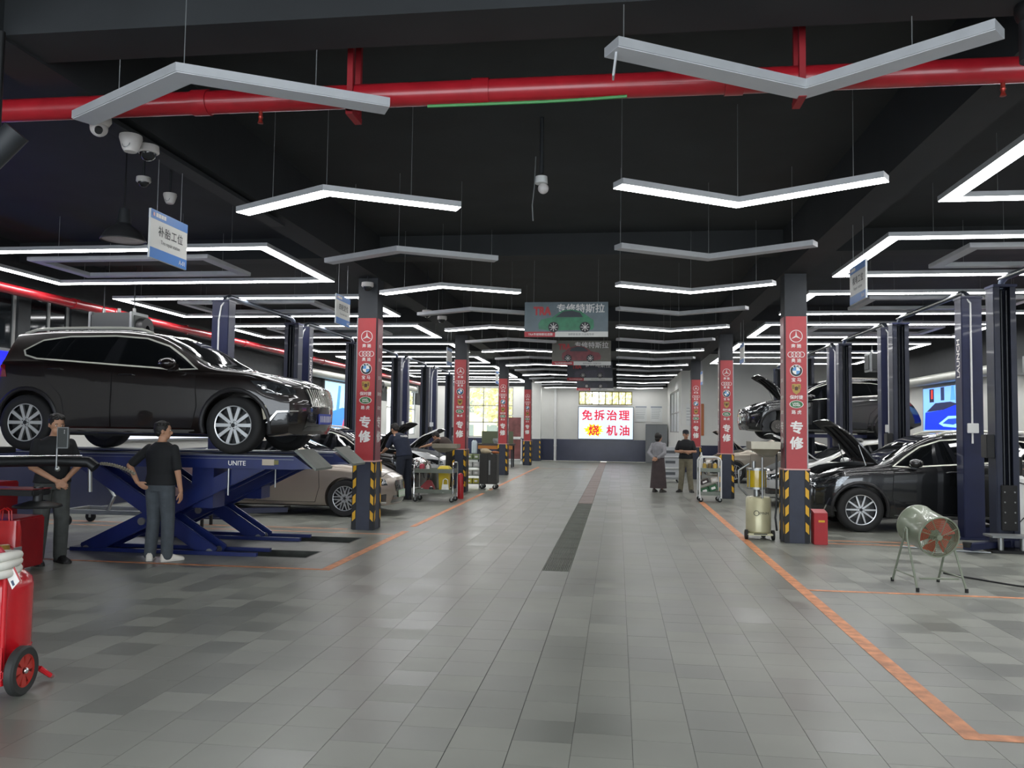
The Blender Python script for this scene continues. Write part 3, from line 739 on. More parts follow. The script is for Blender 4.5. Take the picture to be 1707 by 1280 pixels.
# wall light boxes
def lightbox(label, loc, w, h, m, back, blobs, em=1.1):
    t = thing('light_box', label, 'screen', loc)
    MB().prism(rounded(w+.1, h+.1, .02), .08, m).build('frame', GREYM, t)
    MB().prism(rounded(w, h, .01), .004, m @ T(0, 0, .08)).build('display', mat('lightbox_panel', back, .4, emit=em), t)
    for i, (poly, c) in enumerate(blobs):
        MB().prism([(x*w/2, y*h/2) for x, y in poly], .002, m @ T(0, 0, .084+.0005*i)).build('picture', mat('lightbox_print', c, .4, emit=em), t)
carb = [([(-.95, -.9), (.98, -.9), (.98, .1), (.5, .2), (-.1, -.02), (-.9, -.1)], (.03, .18, .85)), ([(-.85, -.08), (-.45, .3), (.2, .32), (.5, .2), (-.1, -.02)], (.1, .12, .25)),
        ([(-.3, -.62), (.1, -.3), (.7, -.3), (.8, -.55), (.4, -.8), (-.1, -.75)], (.55, .8, 1.)), ([(-.15, -.62), (.1, -.42), (.55, -.4), (.6, -.55), (.3, -.68)], (.1, .25, .7)),
        ([(-.7, .35), (-.5, .35), (-.5, .95), (-.7, .95)], (.08, .1, .2)), ([(-.2, .4), (-.05, .4), (-.05, .98), (-.2, .98)], (.1, .15, .3)), ([(.2, .38), (.4, .38), (.35, .98), (.25, .98)], (.3, .55, .9)), ([(-.62, .5), (-.55, .5), (-.55, .9), (-.62, .9)], (.9, .2, .15))]
lightbox('bright blue screen showing a sports car on the right wall', (XR, 24.4, 2.4), 3.4, 1.3, FACE_NX, (.45, .65, .95), carb)
lightbox('pink and white lit screen on the right wall at the picture edge', (XR, 18.3, 2.3), 2.4, 1.4, FACE_NX, (.85, .8, .95), [([(-.9, .1), (.9, .2), (.9, .9), (-.9, .9)], (.55, .2, .7)), ([(-.9, -.5), (.9, -.5), (.9, .1), (-.9, .0)], (.95, .35, .3)), ([(-.8, -.95), (.8, -.95), (.8, -.6), (-.8, -.6)], (.75, .7, .85))])
lightbox('pale blue lit screen with a car picture on the left wall', (XL, 29.6, 2.35), 3.2, 1.9, FACE_PX, (.62, .8, .92), [([(-.9, -.9), (.95, -.9), (.9, -.1), (.2, .05), (-.8, -.2)], (.12, .45, .8)), ([(-.25, -.05), (-.05, -.05), (.05, .9), (-.12, .9)], (.2, .5, .85)), ([(.3, -.75), (.8, -.7), (.8, -.2), (.4, -.2)], (.85, .9, .95)), ([(.1, -.9), (.3, -.9), (.3, -.4)], (.85, .2, .2))])
lightbox('blue lit sign on the left wall at the picture edge', (XL, 11.0, 2.45), 4.2, .9, FACE_PX, (.06, .09, .9), [([(-.9, -.7), (.8, -.7), (.8, -.5), (-.9, -.5)], (.3, .4, .95))], 1.0)
lightbox('white lit price board with a red heading low on the left wall', (XL, 18.6, 1.75), 6.0, .8, FACE_PX, (.82, .84, .9), [([(-.35, -.3), (.02, -.3), (.02, .3), (-.35, .3)], (.85, .12, .15)), ([(.2, .25), (.9, .25), (.9, .4), (.2, .4)], (.3, .35, .6))], .9)
# machines hung high over the bays
def unit_heater(x, y, z, label):
    t = thing('unit_heater', label, 'heater', (x, y, z))
    MB().bx(-.45, .45, -.25, .25, 0, .5, bev=.05).build('casing', M('heater_dark', '3a3d3c', .5, .2), t)
    for sx in (-1, 1): MB().bx(sx*.4-.03, sx*.4+.03, -.26, .26, -.01, .51, bev=.01).build('band', GREYM, t)
    MB().lathe([(.2, 0), (.2, .12), (.06, .12), (.06, 0)], T(.46, 0, .22) @ Ry(pi/2), 20, closed=True).build('fan_shroud', BLACK, t)
    for k in range(3): MB().cyl((-.3+.3*k, 0, .5), (-.3+.3*k, 0, .6), .03).build('valve', STEEL, t)
    for x_ in (-.3, .3): MB().cyl((x_, 0, .5), (x_, 0, ZC-z), .012, n=6).build('drop_rod', DARK, t)
unit_heater(-9.12, 13.8, 3.2, 'dark boxy heater unit hung over the roof of the brown SUV')
unit_heater(7.3, 23.6, 3.4, 'dark heater unit hung over the raised black SUV')
unit_heater(-9.0, 28.5, 2.9, 'dark hose reel box hung by the left rear lifts')
# ================================================================ cars
def pchip(keys):
    xs = [k[0] for k in keys]; ys = [k[1] for k in keys]; n = len(xs)
    d = [(ys[i+1]-ys[i])/(xs[i+1]-xs[i]) for i in range(n-1)]
    m = [d[0]]+[0 if d[i-1]*d[i] <= 0 else 2*d[i-1]*d[i]/(d[i-1]+d[i]) for i in range(1, n-1)]+[d[-1]]
    def f(x):
        if x <= xs[0]: return ys[0]
        if x >= xs[-1]: return ys[-1]
        i = max(j for j in range(n-1) if xs[j] <= x); h = xs[i+1]-xs[i]; t = (x-xs[i])/h
        return ys[i]*(2*t**3-3*t*t+1)+h*m[i]*(t**3-2*t*t+t)+ys[i+1]*(-2*t**3+3*t*t)+h*m[i+1]*(t**3-t*t)
    return f
def sm(a, b, x):
    t = min(1, max(0, (x-a)/(b-a))); return t*t*(3-2*t)
CARGLASS = M('car_glass', '0d0f10', .03, spec=.7, coat=.3)
LAMPG = M('head_lamp_glass', '4d5154', .1, .6, coat=1., var=.5, scale=22); LAMPD = M('lamp_black', '1a1b1d', .15, coat=1.)
BRIGHT = M('bright_trim', 'd9d8cc', .25, .35, coat=.5)
TAIL = M('tail_lamp_red', '7c0d14', .15, coat=1.); SEAM = M('panel_gap', '0a0a0a', .8)
BAY = M('engine_bay_dark', '1b1c1d', .7, var=.3); RIM = M('alloy_rim', 'c3c5c6', .28, .75); RIMD = M('rim_recess', '26282a', .5, .3)
def make_wheel_meshes(R, w, spokes, dual, tag_, wsp=.014, flare=1.):
    r = R*.70
    ty = MB().lathe([(r-.01, -w/2+.01), (R*.80, -w/2-.006), (R*.93, -w/2), (R*.985, -w/2+.02), (R, -w/2+.05), (R, w/2-.05), (R*.985, w/2-.02), (R*.93, w/2), (R*.80, w/2+.006), (r-.01, w/2-.01)], Rx(pi/2), 40).mesh('tyre', RUBBER)
    rm = MB(); F = w/2-.012                           # outer face towards local -y
    rm.lathe([(r, -F-.004), (r+.004, -F+.01), (r-.014, -F+.012), (r-.022, -F-.0)], Rx(pi/2) @ Matrix.Scale(-1, 4, (0, 0, 1)), 40, closed=True)
    for k in range(spokes):
        for o in ((-.11, .11) if dual else (0,)):
            a = 2*pi*k/spokes
            wd = .011 if dual else wsp
            P = [(.045, o*.28-wd*1.1), (r-.012, o*r*.9-wd*.8*flare), (r-.012, o*r*.9+wd*.8*flare), (.045, o*.28+wd*1.1)]
            rm.prism(P, .03, Rx(pi/2) @ Rz(a) @ T(0, 0, F-.036))
    rm.cyl((0, -F+.04, 0), (0, -F-.002, 0), .068, .055, 20)
    for k in range(5):
        a = 2*pi*k/5; rm.cyl((.042*cos(a), -F, .042*sin(a)), (.042*cos(a), -F-.006, .042*sin(a)), .008, n=6, mi=1)
    rm.cyl((0, -F-.002, 0), (0, -F-.007, 0), .028, .024, 16, mi=1)
    rim = rm.mesh('rim', [RIM, RIMD])
    dk = MB().lathe([(0, -F+.075), (r-.012, -F+.075), (r-.006, -F+.03), (r-.003, -F+.012), (r+.006, F), (0, F)], Rx(pi/2) @ Matrix.Scale(-1, 4, (0, 0, 1)), 32).mesh('rim_barrel', RIMD)
    bd = MB().cyl((0, -F+.074, 0), (0, -F+.06, 0), r*.6, n=28).mesh('brake_disc', M('disc_grey', '4c4b49', .45, .6, var=.2))
    return ty, rim, dk, bd
def decal(name, bvh, poly, O, U, V, D, mt, parent, off=.004, n=2, edge=.12, both=False, M2=None):
    """lay an outlined panel on the car skin: poly in (U,V), cast along D"""
    b = bmesh.new(); O, U, V, D = Vector(O), Vector(U), Vector(V), Vector(D).normalized()
    b.faces.new([b.verts.new((x, y, 0)) for x, y in poly]); bmesh.ops.triangulate(b, faces=b.faces[:])
    for _ in range(6):
        le = [e for e in b.edges if e.calc_length() > edge]
        if not le: break
        bmesh.ops.subdivide_edges(b, edges=le, cuts=1); bmesh.ops.triangulate(b, faces=b.faces[:])
    for _ in range(1): bmesh.ops.beautify_fill(b, faces=b.faces[:], edges=[e for e in b.edges if not e.is_boundary])
    bad = []
    for v in b.verts:
        p = O+U*v.co.x+V*v.co.y
        h, nn, i, d = bvh.ray_cast(p, D, 6)
        if h is None: bad.append(v); continue
        v.co = h-D*off
    if bad: bmesh.ops.delete(b, geom=bad, context='VERTS')
    # give the panel a little thickness
    ext = bmesh.ops.extrude_face_region(b, geom=b.faces[:])
    for e in ext['geom']:
        if isinstance(e, bmesh.types.BMVert): e.co -= D*.002
    mb = MB(); mb.b.free(); mb.b = b
    return mb.build(name, mt, parent, 40)
def band(poly, w):
    """outline ring polygon grown outward by w (for chrome and gaps), as one slit polygon"""
    n = len(poly); P = [Vector(p) for p in poly]
    A = sum(P[i].x*P[(i+1) % n].y-P[(i+1) % n].x*P[i].y for i in range(n)); sg = 1 if A > 0 else -1
    out = []
    for i in range(n):
        d1 = (P[i]-P[i-1]).normalized(); d2 = (P[(i+1) % n]-P[i]).normalized(); t = (d1+d2).normalized()
        nn = Vector((t.y, -t.x))*sg; k = 1/max(.45, nn.dot(Vector((d1.y, -d1.x))*sg))
        out.append(P[i]+nn*w*k)
    return [tuple(p) for p in out]
def ring_strips(poly, w):
    o = band(poly, w); n = len(poly)
    return [[poly[i], poly[(i+1) % n], o[(i+1) % n], o[i]] for i in range(n)]
def car(name, label, S, paint, loc, rz, group=None, hood=0, scale=1., wheels=(1, 1, 1, 1), z=0, cat='car', plate=None):
    root = thing(name, label, cat, (loc[0], loc[1], z), rz, group); root.scale = (scale,)*3
    xf, xr = S['xf'], S['xr']; hw = S['W']/2
    zt, zbelt, wid, zb = pchip(S['top']), pchip(S['belt']), pchip(S['wid']), pchip(S['bot'])
    wroof = S['wroof']; fx, rx, R = S['fx'], S['rx'], S['R']
    # stations
    n = 64; xs = [xr+(xf-xr)*(.5-.5*cos(pi*i/n))*.55+(xf-xr)*i/n*.45 for i in range(n+1)]
    rings = []
    for x in xs:
        w, b, t, q = wid(x)*hw, zbelt(x), zt(x), zb(x)
        t = max(t, b+.012); c = sm(.1, .42, t-b)
        rw = (w*.93)*(1-c)+min(wroof*hw, w*.93)*c
        rz_ = b+(t-b)*(.55*(1-c)+.86*c)
        gw = w*.955; mid = q+(b-q)*.55
        half = [(0, q), (w*.2, q), (w*.4, q), (w*.6, q), (w*.80, q), (w*.935, q+.025), (w*.972, q+.09), (w*.985, q+(b-q)*.28), (w*.995, mid), (w, q+(b-q)*.72), (w*.993, b-(b-q)*.1), (w*.972, b-.012), (gw, b+.004*(1-c)+.012*c)]
        gx, gz = w*.955-.018*c, b+.008*(1-c)+.03*c
        for t_ in (.0, .33, .66, 1.): half.append((gx+(rw-gx)*(t_**1.15), gz+(rz_-gz)*t_))
        r2 = rw
        half += [(r2*.965, rz_+(t-rz_)*.42), (r2*.88, rz_+(t-rz_)*.7), (r2*.6, rz_+(t-rz_)*.92), (r2*.3, rz_+(t-rz_)*.985), (0, t)]
        ring = [(x, y, zz) for y, zz in half]+[(x, -y, zz) for y, zz in half[-2:0:-1]]
        rings.append(ring)
    zm = S['znose']
    def nose(p):
        x, y, zz = p
        a = sm(xf-.75, xf, x); x -= a*(S['rake']*max(0, (zz-zm)/.4)**1.6+.10*max(0, (zm-.12-zz)/.3)**2+S['plan']*(abs(y)/hw)**2.4)
        e = sm(xr+.6, xr, x); x += e*(S['rrake']*max(0, (zz-.55)/.6)**1.5+.10*max(0, (.5-zz)/.35)**2+.13*(abs(y)/hw)**2.6)
        return (x, y, zz)
    raw = rings; rings = [[nose(p) for p in r] for r in rings]
    mb = MB(); V = [[mb.b.verts.new(p) for p in r] for r in rings]; N = len(V[0]); H = N//2
    for A, B in zip(V, V[1:]):
        for k in range(N): mb.b.faces.new((A[k], A[(k+1) % N], B[(k+1) % N], B[k]))
    for r, q in ((V[0], raw[0]), (V[-1], raw[-1])):     # bulging nose and tail faces
        prev = [r[4], r[3], r[2], r[1], r[0], r[N-1], r[N-2], r[N-3], r[N-4]]
        for k in range(5, H):
            row = [r[k]]+[mb.b.verts.new(nose((q[k][0], q[k][1]*t_, q[k][2]))) for t_ in (.75, .5, .25, 0, -.25, -.5, -.75)]+[r[N-k]]
            for a in range(8): mb.b.faces.new((prev[a], prev[a+1], row[a+1], row[a]))
            prev = row
        for a in range(8): mb.b.faces.new((prev[a], prev[a+1], r[H]))
    bmesh.ops.recalc_face_normals(mb.b, faces=mb.b.faces[:])
    bvh = BVHTree.FromBMesh(mb.b)
    bm_body = mb.mesh('body', [paint, BAY], 0)
    # wheel arches and engine bay
    ct = MB(); ra = R+S.get('arch', .055)
    for x in (fx, rx):
        for s in (-1, 1): ct.cyl((x, s*(hw-.30), R+.01), (x, s*(hw+.3), R+.01), ra, n=48)
    hx0, hx1 = S['hood']; hwd = S['hoodw']
    def hoodpoly(g=0.):
        P = []
        for i in range(9):
            x = hx0+(hx1-hx0)*i/8
            P.append((x, hwd*wid(x)/wid(hx0)*(1-.10*(i/8)**3)-g))
        P[0] = (hx0+g, P[0][1]); P[-1] = (hx1-g, P[-1][1]*.93)
        return P+[(x, -y) for x, y in P[::-1]]
    if hood: ct.prism([(x, max(-.59, min(.59, y))) for x, y in hoodpoly(.03)], 1.2, T(0, 0, zt(hx1)-.30))
    ctm = ct.mesh('cutter', [paint, BAY], 0)
    for p in ctm.polygons: p.material_index = 1
    bo = bpy.data.objects.new('body', bm_body); co = bpy.data.objects.new('cutter', ctm); COL.objects.link(bo); COL.objects.link(co)
    md = bo.modifiers.new('b', 'BOOLEAN'); md.operation = 'DIFFERENCE'; md.object = co; md.solver = 'EXACT'
    dg = bpy.context.evaluated_depsgraph_get(); dg.update()
    me = bpy.data.meshes.new_from_object(bo.evaluated_get(dg)); me.name = 'body'
    bpy.data.objects.remove(bo); bpy.data.objects.remove(co)
    me.materials.clear(); me.materials.append(paint); me.materials.append(BAY)
    me.shade_smooth(); me.set_sharp_from_angle(angle=radians(33))
    body = obj('body', me, root)
    X, Yv, Zv = (1, 0, 0), (0, 1, 0), (0, 0, 1)
    def rings_decal(nm, poly, w, O, U, V_, D, mt, off):
        q = MB(); q.b.free(); q.b = bmesh.new()
        for st in ring_strips(poly, w):
            ob = decal('tmp', bvh, st, O, U, V_, D, mt, None, off, edge=.1); q.b.from_mesh(ob.data); bpy.data.objects.remove(ob)
        return q.build(nm, mt, root)
    for s in (-1, 1):
        def side(nm, poly, mt, par=root, off=.004, edge=.14):
            return decal(nm, bvh, poly, (0, s*3, 0), X, Zv, (0, -s, 0), mt, par, off, edge=edge)
        dlo = S['dlo']
        side('window_surround', dlo, S.get('pillar', LAMPD), off=.003)
        if S.get('chrome'):
            rings_decal('window_trim', dlo, .02, (0, s*3, 0), X, Zv, (0, -s, 0), BRIGHT, .007)
        for pn in S['panes']: side('side_window', pn, CARGLASS, off=.006)
        for dr in S['doors']:
            rings_decal('door_gap', dr, .008, (0, s*3, 0), X, Zv, (0, -s, 0), SEAM, .003)
            dob = side('door', dr, paint, off=.003, edge=.1)
            hx, hz = max(p[0] for p in dr[:]), 0
            xl = min(p[0] for p in dr); hz = zbelt(xl+.22)-.10
            h, nn, _, _ = bvh.ray_cast(Vector((xl+.2, s*3, hz)), Vector((0, -s, 0)), 6)
            if h:
                hm = MB(); yy = h.y+s*.006
                hm.tube([(xl+.09, yy, hz), (xl+.11, yy+s*.03, hz+.004), (xl+.2, yy+s*.036, hz+.004), (xl+.29, yy+s*.03, hz), (xl+.31, yy, hz-.004)], [.008, .012, .012, .012, .008], 8)
                hm.build('door_handle', S.get('handle', CHROME), dob)
        for st in S.get('sills', []): side('sill_trim', st[0], st[1], off=.006)
        # mirror
        mx, mz = S['mirror']; h, nn, _, _ = bvh.ray_cast(Vector((mx, s*3, mz-.06)), Vector((0, -s, 0)), 6)
        y0 = h.y if h else s*hw*.9
        mm = MB(); mm.sphere((mx-.02, y0+s*.135, mz+.03), (.10, .105, .075), 14); mm.prism([(-.05, -.05), (.05, -.04), (.03, .05), (-.05, .04)], .1, basis((mx, y0-s*.02, mz-.02), (1, 0, 0), (0, 0, 1), (0, s, 0)))
        mr = mm.build('mirror', paint, root)
        MB().sphere((mx-.085, y0+s*.14, mz+.03), (.045, .085, .06), 12).build('mirror_glass', CARGLASS, mr)
        # lamps cast diagonally onto the corners
        D = Vector((-.62, -s*.78, 0)).normalized(); U = Vector((-D.y, D.x, 0))*s   # U runs from rear-outside to front-inside
        O = Vector((S['fx']+.55, s*hw, 0))-D*2
        side_lamps = S['lamps']
        for nm, poly, mt, off in side_lamps:
            decal(nm, bvh, poly, O, U, Zv, D, mt, root, off, edge=.07)
        D2 = Vector((.62, -s*.78, 0)).normalized(); U2 = Vector((-D2.y, D2.x, 0))*(s)
        O2 = Vector((S['rx']-.6, s*hw, 0))-D2*2
        for nm, poly, mt, off in S['tails']: decal(nm, bvh, [(-x, zz) for x, zz in poly], O2, -U2*-1, Zv, D2, mt, root, off, edge=.08)
        if S.get('rail'):
            pts = []
            for i in range(13):
                x = S['rail'][0]+(S['rail'][1]-S['rail'][0])*i/12
                yy = s*wroof*hw*.86; h, _, _, _ = bvh.ray_cast(Vector((x, yy, 4)), Vector((0, 0, -1)), 6)
                if h: pts.append((x, yy, h.z+(.035 if 0 < i < 12 else .004)))
            MB().tube(pts, .02, 8).build('roof_rail', BRIGHT, root)
        if S.get('cladding'):
            for x in (fx, rx):
                q = MB(); pp = []
                for k in range(17):
                    a = radians(-14+208*k/16); px_, pz_ = x+(ra+.022)*cos(a), R+.01+(ra+.022)*sin(a)
                    h, _, _, _ = bvh.ray_cast(Vector((px_, s*3, max(.24, pz_))), Vector((0, -s, 0)), 6)
                    if h: pp.append((px_, h.y-s*.012, pz_))
                if len(pp) > 4: q.tube(pp, .032, 8); q.build('arch_cladding', S['cladding'], root)
    for nm, poly, mt, off in S['front']:
        decal(nm, bvh, poly, (4, 0, 0), Yv, Zv, (-1, 0, 0), mt, root, off, edge=.12)
    g = S['grille']           # bars inside the grille outline
    if g:
        q = MB(); q.b.free(); q.b = bmesh.new()
        for i in range(g[0]):
            y = g[1]*(2*i/(g[0]-1)-1)
            ob = decal('t', bvh, [(y*1.0-.013, g[3]), (y*1.0+.013, g[3]), (y*.86+.011, g[2]), (y*.86-.011, g[2])], (4, 0, 0), Yv, Zv, (-1, 0, 0), BRIGHT, None, .02, edge=.2); q.b.from_mesh(ob.data); bpy.data.objects.remove(ob)
        gb = q.build('grille_bars', BRIGHT, root)
        if g[4]: MB().lathe([(.055, 0), (.055, .012), (.045, .012), (.045, 0)], basis((S['xf']-.02, 0, (g[2]+g[3])/2+.02), (0, 1, 0), (0, 0, 1), (1, 0, 0)), 20, closed=True).build('badge_ring', CHROME, root)
    if plate:
        zc, col, txt = plate
        h, _, _, _ = bvh.ray_cast(Vector((4, 0, zc)), Vector((-1, 0, 0)), 6)
        px_ = (h.x if h else xf)+.012
        pb = MB().box((px_, 0, zc), (.012, .44, .14), bev=.003).build('number_plate', M('plate_'+col, col, .4), root)
        if not txt:
            for k in range(7): MB().bx(-.02, .02, -.042, .042, 0, .001).build('plate_character', PWHITE, pb, m=basis((px_+.0065, -.175+.058*k+(.012 if k > 1 else 0), zc), (0, .55+.1*(k % 3), 0), (0, 0, 1), (1, 0, 0)))
        if txt: text(txt, .11, basis((px_+.0075, 0, zc), (0, 1, 0), (0, 0, 1), (1, 0, 0)), PWHITE, pb, .01, width=.38)
    # windscreen and rear glass
    for nm, poly in (('windscreen', S['ws']), ('rear_window', S['rw'])):
        decal(nm, bvh, poly, (0, 0, 4), X, Yv, (0, 0, -1), CARGLASS, root, .005, edge=.16)
    if hood:
        inner = MB()
        z0 = zt(hx1)-.28
        L = hx1-hx0
        inner.box((hx0+L*.42, .0, z0+.11), (L*.46, .56, .18), bev=.03); 
        o = inner.build('engine_cover', M('engine_cover_black', '2a2b2c', .5, var=.2), root)
        q = MB(); q.bx(hx0+L*.2, hx0+L*.48, .38, .56, z0, z0+.2, bev=.01); q.build('battery', BLACK, root); q = MB(); q.cyl((hx0+L*.62, .46, z0), (hx0+L*.62, .46, z0+.22), .09); q.build('coolant_tank', M('engine_grey', '6b6e70', .4, .4, var=.3), root)
        q = MB()
        for k in range(14):
            a = Vector((hx0+L*random.uniform(.1, .9), random.uniform(-.5, .5), z0+random.uniform(.06, .2))); c = a+Vector((random.uniform(-.3, .3), random.uniform(-.25, .25), random.uniform(-.03, .05)))
            q.tube([a, (a+c)/2+Vector((0, 0, .05)), c], random.uniform(.008, .022), 6)
        for k in range(10): q.box((hx0+L*random.uniform(.1, .95), random.choice((-1, 1))*random.uniform(.3, .52), z0+random.uniform(.05, .17)), (random.uniform(.05, .14), random.uniform(.05, .16), random.uniform(.04, .1)), bev=.01)
        q.build('engine_hoses', M('engine_metal', '9a9c9c', .3, .7, var=.4), root)['kind'] = 'stuff'
        q = MB(); q.bx(hx1-.09, hx1-.03, -.58, .58, z0, z0+.24, bev=.01); q.build('slam_panel', BLACK, root)
        # bonnet panel sampled from the skin, swung up on its rear hinge
        G = []; NX, NY = 9, 11; poly = hoodpoly(0)
        for i in range(NX):
            x, wv = poly[i]; row = []
            for j in range(NY):
                y = wv*(2*j/(NY-1)-1); h, _, _, _ = bvh.ray_cast(Vector((x, y, 4)), Vector((0, 0, -1)), 6)
                row.append(Vector((x, y, h.z if h else zt(x))))
            G.append(row)
        hz_ = G[0][NY//2].z; piv = Vector((hx0, 0, hz_-.02)); rot = T(piv) @ Ry(-hood) @ T(-piv)
        hm = MB(); A = [[hm.b.verts.new(rot @ p) for p in r] for r in G]; Bv = [[hm.b.verts.new(rot @ (p-Vector((0, 0, .028)))) for p in r] for r in G]
        for i in range(NX-1):
            for j in range(NY-1):
                hm.b.faces.new((A[i][j], A[i+1][j], A[i+1][j+1], A[i][j+1])); f = hm.b.faces.new((Bv[i][j], Bv[i][j+1], Bv[i+1][j+1], Bv[i+1][j])); f.material_index = 1
        for i in range(NX-1):
            for j in (0, NY-1): hm.b.faces.new((A[i][j], A[i+1][j], Bv[i+1][j], Bv[i][j]))
        for j in range(NY-1):
            for i in (0, NX-1): hm.b.faces.new((A[i][j], A[i][j+1], Bv[i][j+1], Bv[i][j]))
        hd = hm.build('bonnet', [paint, BAY], root)
        rb = MB()
        for yy in (-.42, 0, .42):
            P = [rot @ Vector((hx0+L*t_, yy*hwd/.7*(1-.2*t_), zt(hx0+L*t_)-.055)) for t_ in (.12, .4, .65, .88)]; rb.tube(P, .022, 6)
        P = [rot @ Vector((hx0+L*.86, y_, zt(hx0+L*.86)-.055)) for y_ in (-.5*hwd/.7, 0, .5*hwd/.7)]; rb.tube(P, .022, 6)
        rb.build('bonnet_ribs', BAY, hd)
        for s in (-1, 1):
            a = Vector((hx0+.18, s*hwd*.9, zt(hx0+.18)-.05)); c = rot @ Vector((hx0+L*.42, s*hwd*.86, zt(hx0+L*.42)-.04)); MB().tube([a, c], .009, 6).build('gas_strut', STEEL, hd)
    else:
        hp = hoodpoly(0)
        rings_decal('bonnet_gap', hp, .008, (0, 0, 4), X, Yv, (0, 0, -1), SEAM, .003)
        decal('bonnet', bvh, hp, (0, 0, 4), X, Yv, (0, 0, -1), paint, root, .003, edge=.1)
    # underbody
    MB().bx(rx+.3, fx-.3, -.55, .55, zb(0)-.03, zb(0)+.06, bev=.02).build('underbody', BAY, root)
    # wheels
    key = ('wheel', S['name'])
    if key not in _lt: _lt[key] = make_wheel_meshes(R, S['tw'], S['spokes'], S['dual'], S['name'], S.get('wsp', .014), S.get('flare', 1.))
    ty, rim, dk, bd = _lt[key]
    i = 0
    for x in (fx, rx):
        for s in (-1, 1):
            mtx = T(x, s*(hw-S['tw']/2-.005), R) @ (Rz(pi) if s > 0 else Matrix())
            if wheels[i]:
                w_ = obj('tyre', ty, root, mtx); obj('rim', rim, w_); obj('rim_barrel', dk, w_); obj('brake_disc', bd, w_)
            else:
                hb = MB(); hb.cyl((0, .05, 0), (0, -.02, 0), R*.46, n=28); hb.cyl((0, -.02, 0), (0, -.05, 0), .085, .08, 20)
                w_ = hb.build('brake_disc', M('worn_disc', '55524e', .5, .7, var=.3), root, m=mtx)
                q = MB()
                for k in range(5): q.cyl((.05*cos(k*1.2566), -.05, .05*sin(k*1.2566)), (.05*cos(k*1.2566), -.075, .05*sin(k*1.2566)), .007, n=6)
                q.build('wheel_stud', STEEL, w_)
                q = MB(); q.box((.13, .01, .03), (.12, .09, .2), bev=.02); q.tube([(.02, .1, .06), (.05, .1, .35), (.02, .12, .55)], .035, 8); q.tube([(0, .1, -.05), (-.2, .25, -.12), (-.3, .4, -.1)], .03, 8); q.build('suspension', M('suspension_black', '26241f', .6, .3, var=.4), root, m=mtx)
            i += 1
    return root
